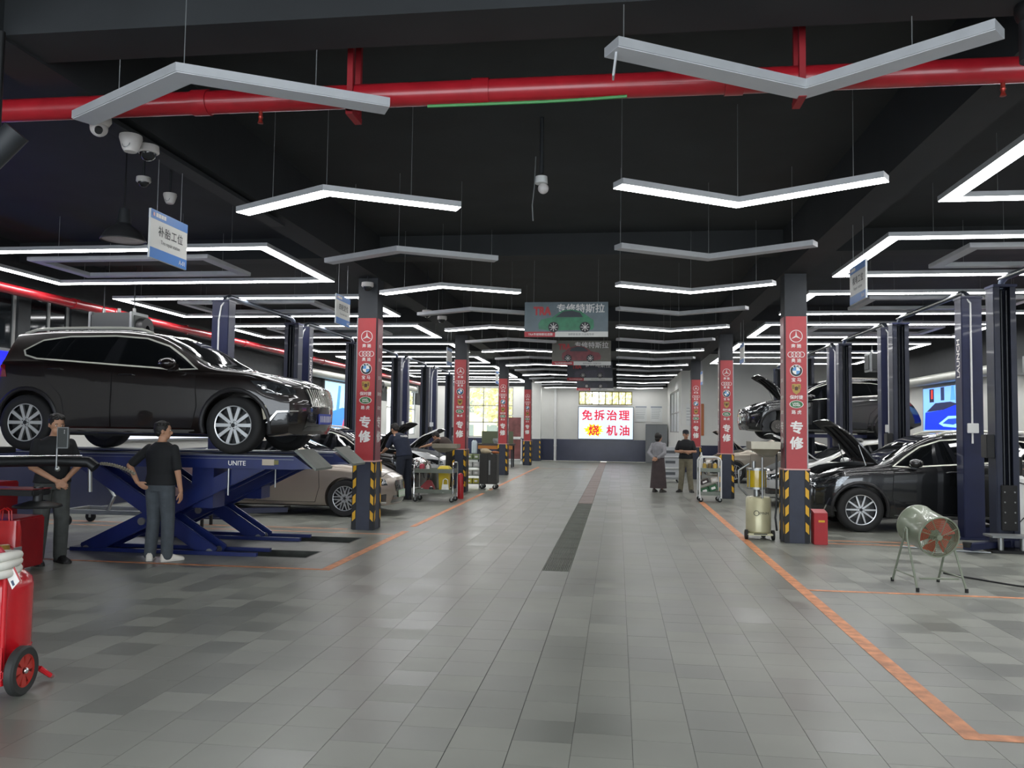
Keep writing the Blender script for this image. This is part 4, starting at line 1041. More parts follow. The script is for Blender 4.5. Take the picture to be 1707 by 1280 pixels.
def suv_spec(name, **k):
    pi_ = pi; S = dict(name=name, W=1.88, wroof=.70, xf=2.28, xr=-2.36, fx=1.43, rx=-1.43, R=.365, tw=.24, arch=.05, spokes=10, dual=True, znose=.62, rake=.13, plan=.30, rrake=.34,
        top=[(-2.36, 1.02), (-2.34, 1.25), (-2.2, 1.52), (-1.9, 1.62), (-1.2, 1.68), (-.4, 1.685), (.15, 1.63), (.42, 1.52), (.85, 1.27), (1.12, 1.135), (1.5, 1.09), (2.0, 1.0), (2.2, .93), (2.33, .85)],
        belt=[(-2.36, .98), (-1.9, 1.20), (-1.2, 1.20), (0, 1.12), (.9, 1.06), (1.4, 1.03), (2.0, .93), (2.33, .78)],
        wid=[(-2.36, .80), (-2.1, .92), (-1.5, .985), (-.6, .995), (.6, 1.), (1.4, .995), (1.9, .955), (2.15, .89), (2.33, .78)],
        bot=[(-2.36, .42), (-2.0, .3), (-1.2, .24), (1.1, .23), (1.9, .22), (2.33, .26)],
        dlo=[(-1.56, 1.36), (-1.36, 1.50), (-1.0, 1.555), (-.35, 1.565), (.09, 1.53), (.41, 1.42), (.69, 1.24), (.88, 1.11), (.60, 1.10), (.36, 1.125), (-.2, 1.165), (-1.0, 1.225), (-1.34, 1.25), (-1.52, 1.30)],
        panes=[[(-1.52, 1.36), (-1.34, 1.485), (-1.12, 1.525), (-1.22, 1.25), (-1.34, 1.262), (-1.5, 1.31)], [(-1.085, 1.53), (-.93, 1.54), (-1.01, 1.238), (-1.185, 1.252)], [(-.9, 1.54), (-.31, 1.55), (-.40, 1.187), (-.98, 1.236)],
               [(-.17, 1.55), (.08, 1.515), (.39, 1.408), (.56, 1.30), (.56, 1.118), (.36, 1.14), (-.18, 1.178)], [(.585, 1.285), (.68, 1.225), (.84, 1.118), (.585, 1.117)]],
        doors=[[(-.22, .33), (.86, .33), (.93, .6), (.9, 1.02), (.6, 1.075), (.36, 1.10), (-.2, 1.14), (-.22, .9)], [(-.26, .33), (-.24, .9), (-.25, 1.145), (-1.0, 1.2), (-1.22, 1.22), (-1.15, .95), (-.93, .72), (-.86, .33)]],
        mirror=(.62, 1.13), hood=(1.08, 2.10), hoodw=.74, rail=(-1.75, .1), chrome=True, cladding=M('arch_cladding', '1c1b1c', .5),
        sills=[([(-.92, .25), (.9, .25), (.9, .30), (-.92, .30)], M('sill_silver', '8a8a88', .35, .5))],
        lamps=[('head_lamp', [(-.26, .93), (-.10, .78), (.12, .75), (.32, .76), (.28, .87), (0, .92)], LAMPG, .006), ('lamp_projector', [(-.10+.038*cos(a), .855+.03*sin(a)) for a in [pi*i/6 for i in range(12)]], CHROME, .011), ('lamp_projector', [(.07+.03*cos(a), .825+.025*sin(a)) for a in [pi*i/6 for i in range(12)]], CHROME, .011), ('lamp_strip', [(-.08, .785), (.12, .757), (.32, .765), (.32, .775), (.12, .77), (-.07, .80)], CHROME, .011), ('fog_recess', [(-.02, .37), (.06, .52), (.33, .54), (.33, .40)], LAMPD, .005), ('fog_trim', [(-.07, .40), (-.035, .40), (.06, .535), (.34, .55), (.34, .565), (.05, .555)], CHROME, .01), ('side_marker', [(-.13, .62), (-.07, .62), (-.065, .45), (-.095, .44)], M('amber_reflector', '8a8268', .25), .006)],
        tails=[('tail_lamp', [(-.22, .96), (.15, .97), (.12, 1.13), (-.18, 1.12)], TAIL, .006)],
        front=[('grille', [(-.40, .60), (.40, .60), (.48, .86), (-.48, .86)], LAMPD, .006), ('lower_grille', [(-.5, .30), (.5, .30), (.46, .52), (-.46, .52)], LAMPD, .006)], grille=(17, .44, .62, .85, True),
        ws=[(.30, -.55), (.30, .55), (.95, .66), (1.06, .64), (1.10, .3), (1.11, 0), (1.10, -.3), (1.06, -.64), (.95, -.66)], rw=[(-2.26, -.5), (-2.26, .5), (-2.08, .55), (-2.08, -.55)])
    S.update(k); return S
def sedan_spec(name, **k):
    S = dict(name=name, W=1.87, wroof=.66, xf=2.34, xr=-2.5, fx=1.5, rx=-1.5, R=.345, tw=.23, arch=.04, spokes=10, dual=True, znose=.52, rake=.16, plan=.34, rrake=.12,
        top=[(-2.5, .92), (-2.45, 1.0), (-2.1, 1.06), (-1.75, 1.10), (-1.3, 1.29), (-.8, 1.43), (-.25, 1.475), (.1, 1.45), (.45, 1.33), (1.0, 1.08), (1.25, 1.005), (1.8, .92), (2.12, .84), (2.34, .72)],
        belt=[(-2.5, .88), (-2.0, 1.0), (-1.2, 1.0), (0, .965), (1.0, .93), (1.5, .90), (2.0, .80), (2.34, .65)],
        wid=[(-2.5, .80), (-2.2, .91), (-1.5, .985), (-.6, .995), (.6, 1.), (1.5, .99), (1.92, .955), (2.18, .89), (2.34, .79)],
        bot=[(-2.5, .36), (-2.1, .25), (-1.2, .19), (1.1, .18), (1.9, .18), (2.34, .2)],
        dlo=[(-1.62, 1.09), (-1.28, 1.235), (-.75, 1.365), (-.2, 1.395), (.12, 1.36), (.46, 1.24), (.95, 1.0), (.6, .985), (0, 1.0), (-1.1, 1.04)],
        panes=[[(-1.5, 1.09), (-1.26, 1.205), (-1.02, 1.27), (-1.06, 1.055)], [(-.99, 1.277), (-.75, 1.34), (-.25, 1.372), (-.28, 1.025), (-1.02, 1.05)], [(-.16, 1.37), (.11, 1.338), (.44, 1.22), (.68, 1.105), (.68, 1.002), (0, 1.018), (-.18, 1.022)]],
        doors=[[(-.24, .27), (.92, .27), (1.0, .55), (.98, .91), (.6, .955), (-.22, .965)], [(-.28, .27), (-.26, .965), (-1.15, .995), (-1.2, .8), (-1.0, .55), (-.93, .27)]],
        mirror=(.68, 1.0), hood=(1.12, 2.12), hoodw=.76, chrome=True, handle=None,
        sills=[], lamps=[('head_lamp', [(-.24, .75), (-.12, .62), (.16, .585), (.36, .585), (.30, .70), (0, .74)], LAMPG, .006), ('lamp_projector', [(-.08, .70), (-.06, .645), (.06, .62), (.12, .67), (.05, .70)], LAMPD, .01), ('bumper_intake', [(-.05, .28), (.0, .40), (.33, .42), (.33, .28)], LAMPD, .005), ('fog_trim', [(-.10, .27), (.34, .24), (.34, .265), (-.06, .30)], CHROME, .01)],
        tails=[('tail_lamp', [(-.25, .80), (.15, .80), (.12, .95), (-.2, .94)], TAIL, .006)],
        front=[('grille', [(-.04, .46), (-.30, .46), (-.34, .60), (-.28, .66), (-.05, .66)], LAMPD, .008), ('grille', [(.04, .46), (.30, .46), (.34, .60), (.28, .66), (.05, .66)], LAMPD, .008), ('lower_grille', [(-.45, .24), (.45, .24), (.40, .38), (-.40, .38)], LAMPD, .006)], grille=None,
        ws=[(.14, -.52), (.14, .52), (.95, .66), (1.06, .62), (1.12, .3), (1.13, 0), (1.12, -.3), (1.06, -.62), (.95, -.66)], rw=[(-1.68, -.56), (-1.68, .56), (-.98, .50), (-.98, -.50)])
    S.update(k); S['handle'] = S['handle'] or CHROME; return S
BROWN = M('dark_brown_paint', '17110f', .35, .2, coat=1., spec=.3)
BLACKP = M('black_car_paint', '0e0f10', .25, .1, coat=1.)
CHAMP = M('champagne_paint', '9a8f84', .32, .55, coat=.8)
SILV = M('silver_white_paint', 'b9bab8', .3, .4, coat=.9)
WHITEP = M('white_car_paint', 'd6d8d9', .3, coat=.9)
BEIGE = M('beige_silver_paint', 'a39a8c', .32, .5, coat=.8)
def squash(S, z0, f):
    g = lambda z: z if z < z0 else z0+(z-z0)*f
    for k in ('top', 'belt', 'dlo'): S[k] = [(x, g(z)) for x, z in S[k]]
    for k in ('panes', 'doors'): S[k] = [[(x, g(z)) for x, z in p] for p in S[k]]
    S['mirror'] = (S['mirror'][0], g(S['mirror'][1])); return S
SUVA = squash(suv_spec('suv_brown', dual=False, wsp=.017, flare=1.7), .6, .945)

SUVB = suv_spec('suv_black', spokes=10, dual=False, R=.37, tw=.245, xf=2.36, grille=None, wroof=.70,
    lamps=[('head_lamp', [(-.28, .92), (-.16, .76), (.12, .73), (.32, .73), (.30, .85), (0, .90)], LAMPG, .006), ('lamp_projector', [(-.14, .87), (-.08, .80), (.2, .77), (.24, .82), (.03, .87)], LAMPD, .01), ('bumper_intake', [(-.10, .33), (-.02, .56), (.33, .58), (.33, .36)], LAMPD, .005), ('fog_trim', [(-.02, .56), (.0, .56), (.10, .36), (.08, .36)], CHROME, .01)],
    front=[('grille', [(-.36, .46), (.36, .46), (.5, .66), (.44, .86), (-.44, .86), (-.5, .66)], LAMPD, .006)])
SEDA = sedan_spec('sedan_twin_grille'); SEDB = sedan_spec('sedan_plain', spokes=5, dual=True)
# the brown SUV up on the scissor lift
car('suv', 'dark brown SUV raised on the blue scissor lift', SUVA, BROWN, (-6.41, 10.92), 0, z=1.312, scale=1.03, plate=(.46, '2438a0', None))
car('sedan', 'champagne sedan with twin kidney grille parked behind the scissor lift', SEDA, CHAMP, (-6.55, 15.65), 0, z=0, plate=(.40, 'a9c2a6', None))
car('suv', 'dark car with raised black bonnet behind the first left column', SUVB, BLACKP, (-6.95, 19.65), 0, hood=radians(52))
car('sedan', 'white car with raised bonnet before the second left column', SEDB, WHITEP, (-7.35, 24.1), 0, hood=radians(48), scale=1.03)
car('suv', 'black SUV with raised bonnet on the floor behind the barrel fan', SUVB, BLACKP, (5.62, 15.62), pi, hood=radians(57), scale=1.03)
car('sedan', 'silver white sedan with raised bonnet behind the black SUV', SEDB, SILV, (5.65, 19.75), pi, hood=radians(46), scale=1.05)
car('suv', 'black SUV raised high on the two post lift with a front wheel off', SUVB, BLACKP, (5.85, 24.1), pi, hood=radians(52), z=1.47, wheels=(1, 0, 1, 1), scale=1.02)
car('sedan', 'beige sedan with raised bonnet between the second and third right columns', SEDB, BEIGE, (5.35, 28.4), pi, hood=radians(50), scale=1.04)
# ================================================================ two post lifts
HP = 3.95
def lift(x, yn, yf, label, arm_z=.1, conduit=True, tube=True, lettering=False, near=True, far=True, xin=1):
    """two posts at yn (near) and yf (far) joined by an overhead tube; xin = +1 when the bay lies left (aisle at +x)"""
    t = thing('two_post_lift', label, 'car lift', (x, 0, 0), group='two post lifts')
    w = .15
    for y, on, d in ((yn, near, 1), (yf, far, -1)):       # d: direction in which the post opens (to the car)
        if not on: continue
        p = MB(); q = .012
        p.bx(-w, w, y-d*.13-q, y-d*.13+q, 0, HP)                                # back plate
        for s in (-1, 1):
            p.bx(s*w-q, s*w+q, y-d*.13, y+d*.12, 0, HP); p.bx(s*w, s*(w-.075), y+d*.12-q, y+d*.12+q, 0, HP)
        post = p.build('post', NAVY if d < 0 else BLUEP, t)
        MB().bx(-w-.02, w+.02, y-.16, y+.16, HP-.02, HP+.02, bev=.005).build('top_cap', BLUEP, post)
        MB().bx(-w-.14, w+.14, y-d*.24, y+d*.24, 0, .025, bev=.004).build('base_plate', BLUEP, post)
        for bx_ in (-w-.1, w+.1):
            for by in (-.16, .16): MB().cyl((bx_, y+by, .02), (bx_, y+by, .05), .018, n=6).build('anchor_bolt', STEEL, post)
        c = MB(); cz = arm_z+.02
        c.bx(-w+.03, w-.03, y-d*.08, y+d*.1, cz, cz+.75, bev=.01)
        cr = c.build('carriage', M('carriage_dark', '1d2233', .45, var=.2), t)
        MB().bx(-w+.02, w-.02, y+d*.10, y+d*.2, cz+.02, cz+.2, bev=.01).build('arm_head', BLUEP, cr)
        r = MB()
        for rx_ in (-.07, 0, .07): r.cyl((rx_, y+d*.02, cz+.75), (rx_, y+d*.02, HP-.06), .018, n=8)
        r.build('lifting_chain', M('chain_dark', '2b2d30', .4, .6), t)
        for s, L in ((1, 1.0), (-1, .85)):
            a = Vector((s*.06, y+d*.18, cz+.08)); b = Vector((s*L, y+d*.78, cz+.08)); dv = (b-a).normalized(); rt = dv.to_track_quat('X', 'Z').to_matrix().to_4x4()
            arm = MB().box((a+b)/2, ((b-a).length, .13, .09), rt, bev=.008).build('swing_arm', BLUEP, t)
            MB().cyl(b+Vector((0, 0, -.0)), b+Vector((0, 0, .07)), .05, .06, 16).build('rubber_pad', RUBBER, arm)
    if near and conduit:
        y = yn-.15
        MB().tube([(-.02, y, 1.55), (-.02, y, 3.6), (.02*xin, y, HP-.1), (.12*xin, y+.05, HP+.06)], .016, 8).build('conduit', WHITE, t)
        MB().bx(-.1, .07, y-.03, y+.01, 1.72, 1.88, bev=.006).build('switch_box', WHITE, t)
    if near and lettering:
        text('LAUNCH', .16, T(w*xin+.013*xin, yn, 2.95) @ (FACE_PX if xin > 0 else FACE_NX) @ Rz(pi/2), PWHITE, t, .02)
    if tube:
        r = .045; z1 = HP+.24 if False else HP+.05
        P = [(0, yn, HP-.02), (0, yn+.04, HP+.07), (0, yn+.18, HP+.12), (0, yf-.18, HP+.12), (0, yf-.04, HP+.07), (0, yf, HP-.02)]
        MB().tube(P, r, 10).build('overhead_tube', M('tube_grey_blue', '5d6470', .35, .4), t)
        MB().tube([(-.07, yn+.1, HP+.1), (-.07, yf-.1, HP+.1)], .016, 6).build('shutoff_bar', STEEL, t)
    if far:
        m = MB(); m.bx(-.11, .11, yf-.17, yf-.13, .28, .95, bev=.006); m.build('rubber_guard', RUBBER, t)
        m = MB()
        for zz in (.4, .55, .7, .85): m.cyl((-.07, yf-.17, zz), (-.07, yf-.18, zz), .012, n=6); m.cyl((.07, yf-.17, zz), (.07, yf-.18, zz), .012, n=6)
        m.build('guard_bolt', STEEL, t)
    if far:
        m = MB(); m.bx(-w-.13, -w-.01, yf-.1, yf+.1, 1.35, 1.7, bev=.01) if xin < 0 else m.bx(w+.01, w+.13, yf-.1, yf+.1, 1.35, 1.7, bev=.01)
        pu = m.build('power_unit', BLACK, t)
    return t
lift(5.78, 9.6, 13.15, 'ribbed lift post at the right edge, nearest of the right lifts', .0, near=True, lettering=False, xin=-1)
lift(5.75, 14.25, 17.6, 'blue two post lift straddling the black SUV on the floor', .0, lettering=True, xin=-1)
lift(5.75, 18.35, 21.7, 'two post lift straddling the silver white sedan', .0, xin=-1)
lift(5.75, 22.65, 25.7, 'two post lift holding up the black SUV', 1.50, xin=-1)
lift(5.75, 26.8, 30.2, 'two post lift around the beige sedan on the far right', .0, xin=-1)
lift(-7.2, 14.05, 17.3, 'two post lift straddling the champagne sedan', .0, xin=1)
lift(-7.2, 17.95, 21.4, 'blue lettered two post lift at the dark car with raised bonnet', .0, lettering=True, xin=1)
lift(-7.2, 22.3, 25.9, 'two post lift straddling the white car with raised bonnet', .0, xin=1)
lift(-7.2, 26.8, 29.9, 'empty two post lift behind the second left column', .0, xin=1)
lift(-7.2, 31.2, 34.3, 'last empty two post lift near the left rear windows', .0, xin=1)

# ================================================================ scissor lift
SCB = M('scissor_blue_paint', '15235a', .38, var=.12, coat=.2)
def scissor():
    t = thing('scissor_lift', 'dark blue scissor lift carrying the brown SUV, lettered UNITE', 'car lift', (0, 0, 0))
    ZT = 1.306
    PL = SCB
    for i, (ya, yb) in enumerate(((9.96, 10.58), (11.42, 12.02))):
        p = MB(); p.bx(-8.75, -4.1, ya, yb, ZT-.025, ZT); p.bx(-8.75, -4.1, ya, ya+.02, ZT-.175, ZT-.02); p.bx(-8.75, -4.1, yb-.02, yb, ZT-.175, ZT-.02); p.bx(-8.75, -8.73, ya, yb, ZT-.17, ZT-.02)
        pl = p.build('platform', PL, t)
        MB().bx(-8.7, -4.12, ya+.03, yb-.03, ZT, ZT+.004).build('tread_plate', M('tread_grey', '5b5f66', .5, .3, var=.15), pl)
        MB().prism([(-4.1, ZT), (-4.1, ZT-.175), (-3.86, ZT-.16)], yb-ya, basis((0, ya, 0), (1, 0, 0), (0, 0, 1), (0, 1, 0))).build('nose_wedge', SCB, pl)
        a = Vector((-4.08, 0, ZT+.08)); b = Vector((-3.8, 0, ZT-.155)); d = b-a; n_ = Vector((-d.z, 0, d.x)).normalized()*.012
        P = [(a.x, a.z), (b.x, b.z), (b.x-.01, b.z-.03), (a.x-.02, a.z-.02)]
        MB().prism(P, yb-ya-.02, basis((0, ya+.01, 0), (1, 0, 0), (0, 0, 1), (0, 1, 0))).build('ramp_flap', M('flap_grey', '70756f', .5, .2, var=.08), pl)
        MB().bx(-8.75, -4.1, ya-.004, ya, ZT-.012, ZT-.004).build('edge_strip', GREYM, pl); MB().bx(-8.75, -4.1, ya-.004, ya, ZT-.05, ZT-.046).build('edge_strip', GREYM, pl)
        if i == 0:
            text('UNITE', .085, T(-4.86, ya-.003, ZT-.105) @ FACE_CAM, PWHITE, pl, .015)
            MB().bx(-4.52, -4.36, ya-.004, ya, ZT-.125, ZT-.05).build('rating_plate', M('label_cream', 'b8ab98', .5), pl)
            MB().bx(-4.36, -4.30, ya-.003, ya, ZT-.115, ZT-.06).build('warning_label', M('label_olive', '6f6a3a', .5), pl)
        def arm(x0, z0, x1, z1, y, wd, nm='scissor_arm'):
            a, b = Vector((x0, y, z0)), Vector((x1, y, z1)); d = (b-a).normalized(); rt = basis((0, 0, 0), d, (0, 1, 0), d.cross(Vector((0, 1, 0))))
            o = MB().box((a+b)/2, ((b-a).length+.12, .05, wd), rt, bev=.012).build(nm, SCB, t)
            for p_ in (a, b): MB().cyl(p_-Vector((0, .04, 0)), p_+Vector((0, .04, 0)), .045, n=16).build('pivot_pin', STEEL, o)
            return o
        y1, y2 = ya+.12, yb-.12
        for y, dd in ((y1, 0), (y2, 0)):
            arm(-6.98, .03, -4.62, 1.19, y, .2); arm(-7.15, 1.19, -5.28, .03, y+.06*(1 if y == y1 else -1), .2)
        for x, z in ((-6.2, .41),): MB().cyl((x, y1-.05, z), (x, y2+.05, z), .05, n=18).build('centre_shaft', STEEL, t)
        arm(-6.6, .2, -5.2, .98, (ya+yb)/2, .1, 'hydraulic_ram')
        b = MB()
        for y in (ya+.1, yb-.1): b.bx(-7.2, -4.6, y-.03, y+.03, .002, .05)
        b.bx(-7.2, -7.1, ya+.1, yb-.1, .002, .05)
        b.build('base_frame', SCB, t)
        MB().bx(-5.55, -5.25, ya+.15, yb-.15, .6, 1.18).build('cylinder_housing', SCB, t)
        MB().cyl((-5.0, ya+.06, .78), (-5.0, ya+.06, 1.19), .012, n=8).build('safety_rod', STEEL, t)
    return t
scissor()
# ================================================================ smaller equipment
def wheel_mb(mb, c, r, w, axis=(0, 1, 0), mi=0):
    a = Vector(axis)*w/2; mb.cyl(Vector(c)-a, Vector(c)+a, r, n=20, mi=mi); return mb
def caster(parent, x, y, r=.06, yaw=0):
    f = MB(); f.box((x, y, r*2.05), (.06, .05, .015)); f.bx(x-.02, x+.02, y-.03, y-.022, r*.8, r*2); f.bx(x-.02, x+.02, y+.022, y+.03, r*.8, r*2)
    c = f.build('caster', STEEL, parent); wheel_mb(MB(), (x, y, r), r, .03).build('caster_wheel', RUBBER, c)
# --- wheeled extinguisher at the left border
def wheeled_extinguisher():
    t = thing('wheeled_fire_extinguisher', 'big red wheeled fire extinguisher cut by the left picture edge', 'fire extinguisher', (-3.93, 4.84, 0), radians(8)); H = -.2
    MB().lathe([(0, .13), (.12, .135), (.165, .17), (.175, .22), (.175, .84+H), (.165, .89+H), (.12, .935+H), (.05, .955+H), (.045, 1.0+H), (0, 1.0+H)], n=40).build('tank', RED, t)
    MB().lathe([(.176, .24), (.18, .245), (.18, .26), (.176, .265)], n=40).build('lower_band', RED, t)
    f = MB()
    for s in (-1, 1): f.tube([(s*.12, -.175, .06), (s*.13, -.19, .3), (s*.13, -.19, .9+H), (s*.13, -.2, .98+H), (s*.11, -.24, 1.06+H), (s*.06, -.26, 1.09+H), (0, -.26, 1.1+H)], .017, 10)
    f.bx(-.15, .15, -.21, -.17, .1, .16, bev=.01); f.bx(-.14, .14, -.21, -.185, .16, .3)
    f.build('frame', RED, t)
    for s in (-1, 1):
        w = MB().lathe([(.1, -.028), (.138, -.03), (.15, -.018), (.15, .018), (.138, .03), (.1, .028)], T(s*.235, -.16, .15) @ Ry(pi/2), 36, closed=True).build('tyre', M('wheel_rubber', '2c2e2d', .6), t)
        q = MB().lathe([(0, -.012), (.102, -.012), (.102, .012), (0, .012)], T(s*.235, -.16, .15) @ Ry(pi/2), 30)
        wh = q.build('wheel_hub', M('hub_dark_red', '5a1210', .5), w)
        sp = MB()
        for k in range(7):
            a = 2*pi*k/7
            sp.prism([(.02, -.012), (.095, -.03), (.095, .03), (.02, .012)], .012, T(s*.235, -.16, .15) @ Ry(s*pi/2) @ Rz(a) @ T(0, 0, .008))
        sp.lathe([(.095, .006), (.106, .006), (.106, .026), (.095, .026)], T(s*.235, -.16, .15) @ Ry(s*pi/2), 30, closed=True)
        sp.build('wheel_spokes', M('spoke_red', 'b5352c', .4), w)
        MB().sphere((s*.265, -.16, .15), (.014, .02, .02), 12).build('hub_cap', CHROME, w)
    MB().tube([(.12, .12, .12), (.2, .16, .05), (.27, .13, .03), (.3, .05, .06), (.26, .0, .12)], .016, 8).build('rear_stand', RED, t)
    h = MB()
    for k in range(3):
        pts = [(.17*cos(a)*1.02, -.12+.16*sin(a)-.06, .965+H+.045*k+.01*sin(2*a+k)) for a in [2*pi*i/24 for i in range(24)]]; h.tube(pts, .028, 10, closed=True)
    h.build('coiled_hose', M('white_hose', 'd8d6cc', .6, var=.06), t)
    MB().cyl((0, 0, .99+H), (0, 0, 1.1+H), .03).build('valve', M('valve_brass', '9a7a3a', .35, .8), t)
    MB().tube([(-.15, -.2, 1.14+H), (-.02, -.22, 1.15+H), (.09, -.2, 1.1+H), (.14, -.2, 1.04+H), (.15, -.19, .99+H)], .02, 8).build('handle_grip', M('grip_red', 'a52030', .5), t)
    tg = MB().prism([(0, .07), (-.045, .005), (-.01, -.07), (.04, -.01)], .004, T(.2, -.215, .93+H) @ FACE_CAM).build('inspection_tag', M('tag_white', 'e8e4de', .5), t)
    MB().prism([(0, .07), (.04, -.01), (.034, -.018), (-.008, .06)], .002, T(.2, -.219, .93+H) @ FACE_CAM).build('tag_red_edge', SCARLET, tg)
    MB().prism([(-.02, -.02), (-.005, -.05), (.006, -.04), (-.006, -.012)], .002, T(.2, -.2195, .93+H) @ FACE_CAM).build('tag_print', M('tag_blue', '3a4a60', .5), tg)
wheeled_extinguisher()
# --- tyre changer, red cabinets, bag
def tyre_changer():
    t = thing('tyre_changer', 'tyre changing machine with long black arm in front of the scissor lift', 'tyre changer', (-.45, 0, 0))
    MB().bx(-7.6, -6.15, 8.15, 8.75, .05, .62, bev=.02).build('cabinet', M('machine_red', '8c1218', .4, var=.1), t)
    MB().bx(-7.55, -6.2, 8.145, 8.15, .1, .3).build('cabinet_panel', M('machine_red_dark', '6e0f14', .45), t)
    MB().lathe([(0, .70), (.05, .70), (.06, .73), (.08, .76), (.24, .715), (.25, .70), (.24, .69), (.0, .69)], T(-5.95, 8.35, .06), 32).build('turntable', M('turntable_black', '2c2d2d', .4, .4), t)
    MB().cyl((-5.95, 8.35, .78), (-5.95, 8.35, .98), .05).build('spindle', BLACK, t)
    MB().bx(-7.6, -5.9, 8.2, 8.5, .88, .95, bev=.015).build('tool_arm', BLACK, t)
    MB().bx(-7.6, -5.9, 8.2, 8.5, .95, .96).build('tool_arm_top', M('machine_red_dark', '6e0f14', .45), t)
    a = MB().tube([(-6.6, 8.25, 1.24), (-5.7, 8.3, 1.27), (-5.35, 8.35, 1.26), (-5.28, 8.36, 1.2)], .06, 14).build('long_arm', BLACK, t)
    MB().tube([(-6.5, 8.22, 1.30), (-5.4, 8.3, 1.325)], .012, 8).build('chrome_rod', CHROME, a)
    MB().tube([(-5.36, 8.38, 1.2), (-5.36, 8.4, .93)], .022, 10).build('arm_foot', STEEL, a)
    c = MB()
    for k in range(14): c.tube([(-5.25+.03*k, 8.4, 1.24-.002*k*k*.3), (-5.225+.03*k, 8.4, 1.245-.002*k*k*.3)], .018, 6)
    c.build('hose_chain', M('chain_steel', '8d8878', .4, .6), t)
    MB().bx(-8.2, -6.6, 8.4, 8.8, 1.33, 1.4, bev=.01).build('upper_shelf', BLACK, t)
    MB().bx(-7.55, -7.3, 8.42, 8.5, 0, 1.36).build('shelf_post', BLACK, t)
    s = MB()
    for k in range(6): s.cyl((-7.6+.14*k, 8.6, 1.40), (-7.6+.14*k, 8.6, 1.44+.02*(k % 2)), .03, n=10)
    s.build('shelf_sockets', STEEL, t)
    T0 = T(-5.5, 8.12, 0)
    sc = MB().bx(-.06, .06, -.02, .02, 1.42, 1.64, bev=.008).build('display_screen', M('terminal_grey', '3d403e', .5), t, m=T0)
    f = MB(); f.bx(-.066, .066, -.024, -.018, 1.415, 1.425); f.bx(-.066, .066, -.024, -.018, 1.635, 1.645); f.bx(-.066, -.056, -.024, -.018, 1.425, 1.635); f.bx(.056, .066, -.024, -.018, 1.425, 1.635); f.build('screen_bezel', GREYM, sc)
    for z in (1.575, 1.59, 1.605): MB().bx(.015, .022, -.0225, -.019, z, z+.008).build('screen_icon', PWHITE, sc)
    MB().cyl((-.075, .0, 1.18), (-.075, .0, 1.45), .008, n=8).build('screen_stalk', GREYM, t, m=T0); MB().sphere((-.075, .02, 1.19), .03, 10).build('stalk_joint', STEEL, t, m=T0)
tyre_changer()
def soft_bag(name, label, loc, s, mt, col_top=None, seed=1):
    r = random.Random(seed); mb = MB(); rings = []
    for i in range(9):
        z = i/8; k = (1-.18*z**2)*(.92 if i == 0 else 1)
        rings.append([(s[0]/2*k*(1 if abs(cos(a)) > .7 else abs(cos(a))*1.41)*(1 if cos(a) > 0 else -1)*(1+.05*r.uniform(-1, 1)), s[1]/2*(1-.55*z)*(1 if abs(sin(a)) > .7 else abs(sin(a))*1.41)*(1 if sin(a) > 0 else -1)*(1+.1*r.uniform(-1, 1)), s[2]*z) for a in [2*pi*j/20 for j in range(20)]])
    mb.loft(rings); t = thing(name, label, 'bag', loc); mb.build('bag_body', mt, t, 60)
    h = MB()
    for yy in (-.02, .02): h.tube([(-.06, yy, s[2]-.01), (-.05, yy, s[2]+.1), (0, yy, s[2]+.13), (.05, yy, s[2]+.1), (.06, yy, s[2]-.01)], .008, 6)
    h.build('handles', mt, t); return t
b = soft_bag('plastic_bag', 'red plastic bag hanging under the black turntable at the left', (-6.5, 8.0, .14), (.36, .16, .5), M('red_film', 'b01414', .3, coat=.4, var=.2))
soft_bag('plastic_bag', 'low dark red bag behind the wheeled extinguisher', (-5.75, 7.1, .0), (.34, .26, .40), M('dark_red_film', '8d1016', .35, coat=.3), seed=3)
t = thing('parts_tray', 'pale grey tray lying behind the wheeled extinguisher', 'tray', (-6.25, 7.35, .38)); MB().bx(-.35, .35, -.15, .15, .0, .03, bev=.01).build('tray_base', GREYM, t); MB().bx(-.3, .3, -.12, .12, -.38, 0).build('tray_support', BLACK, t)
for sx in (-1, 1): MB().bx(sx*.34-.01, sx*.34+.01, -.15, .15, .03, .07).build('tray_rim', GREYM, t)
soft_bag('woven_bag', 'pink and grey woven sack seen through the scissor lift', (-7.1, 12.9, .35), (.6, .35, .75), M('woven_pink', 'a08682', .8, var=.2), seed=5)
t = thing('sack_stand', 'low black stand under the woven sack', 'stand', (-7.1, 12.9, 0)); MB().bx(-.35, .35, -.2, .2, .3, .35).build('stand_top', BLACK, t)
for x in (-.3, .3):
    for y in (-.15, .15): MB().bx(x-.02, x+.02, y-.02, y+.02, 0, .3).build('stand_leg', BLACK, t)
t = thing('pull_up_sign', 'small white notice with red characters behind the scissor lift arms', 'sign', (-7.42, 12.35, 0)); MB().bx(-.11, .11, -.01, .01, .85, 1.35).build('panel', PWHITE, t); MB().cyl((0, 0, 0), (0, 0, .85), .02).build('pole', BLACK, t); MB().cyl((0, 0, 0), (0, 0, .02), .15).build('foot', BLACK, t)
text('灭火', .12, T(0, -.012, 1.14) @ FACE_CAM, SCARLET, t, .03); MB().bx(-.13, -.11, -.012, .012, .85, 1.35).build('yellow_edge', YELLOW, t)
t = thing('wheel_dolly', 'low grey wheeled dolly behind the man at the left edge', 'dolly', (-6.9, 10.95, 0))
t.location = (-8.35, 12.7, 0)
f = MB(); f.bx(-.7, .7, -.35, -.28, .2, .27, bev=.01); f.bx(-.7, .7, .28, .35, .2, .27, bev=.01); f.bx(-.7, -.62, -.28, .28, .2, .27); f.bx(.62, .7, -.28, .28, .2, .27); f.build('frame', GREYM, t)
for x in (-.62, .62):
    for y in (-.31, .31): caster(t, x, y, .09)
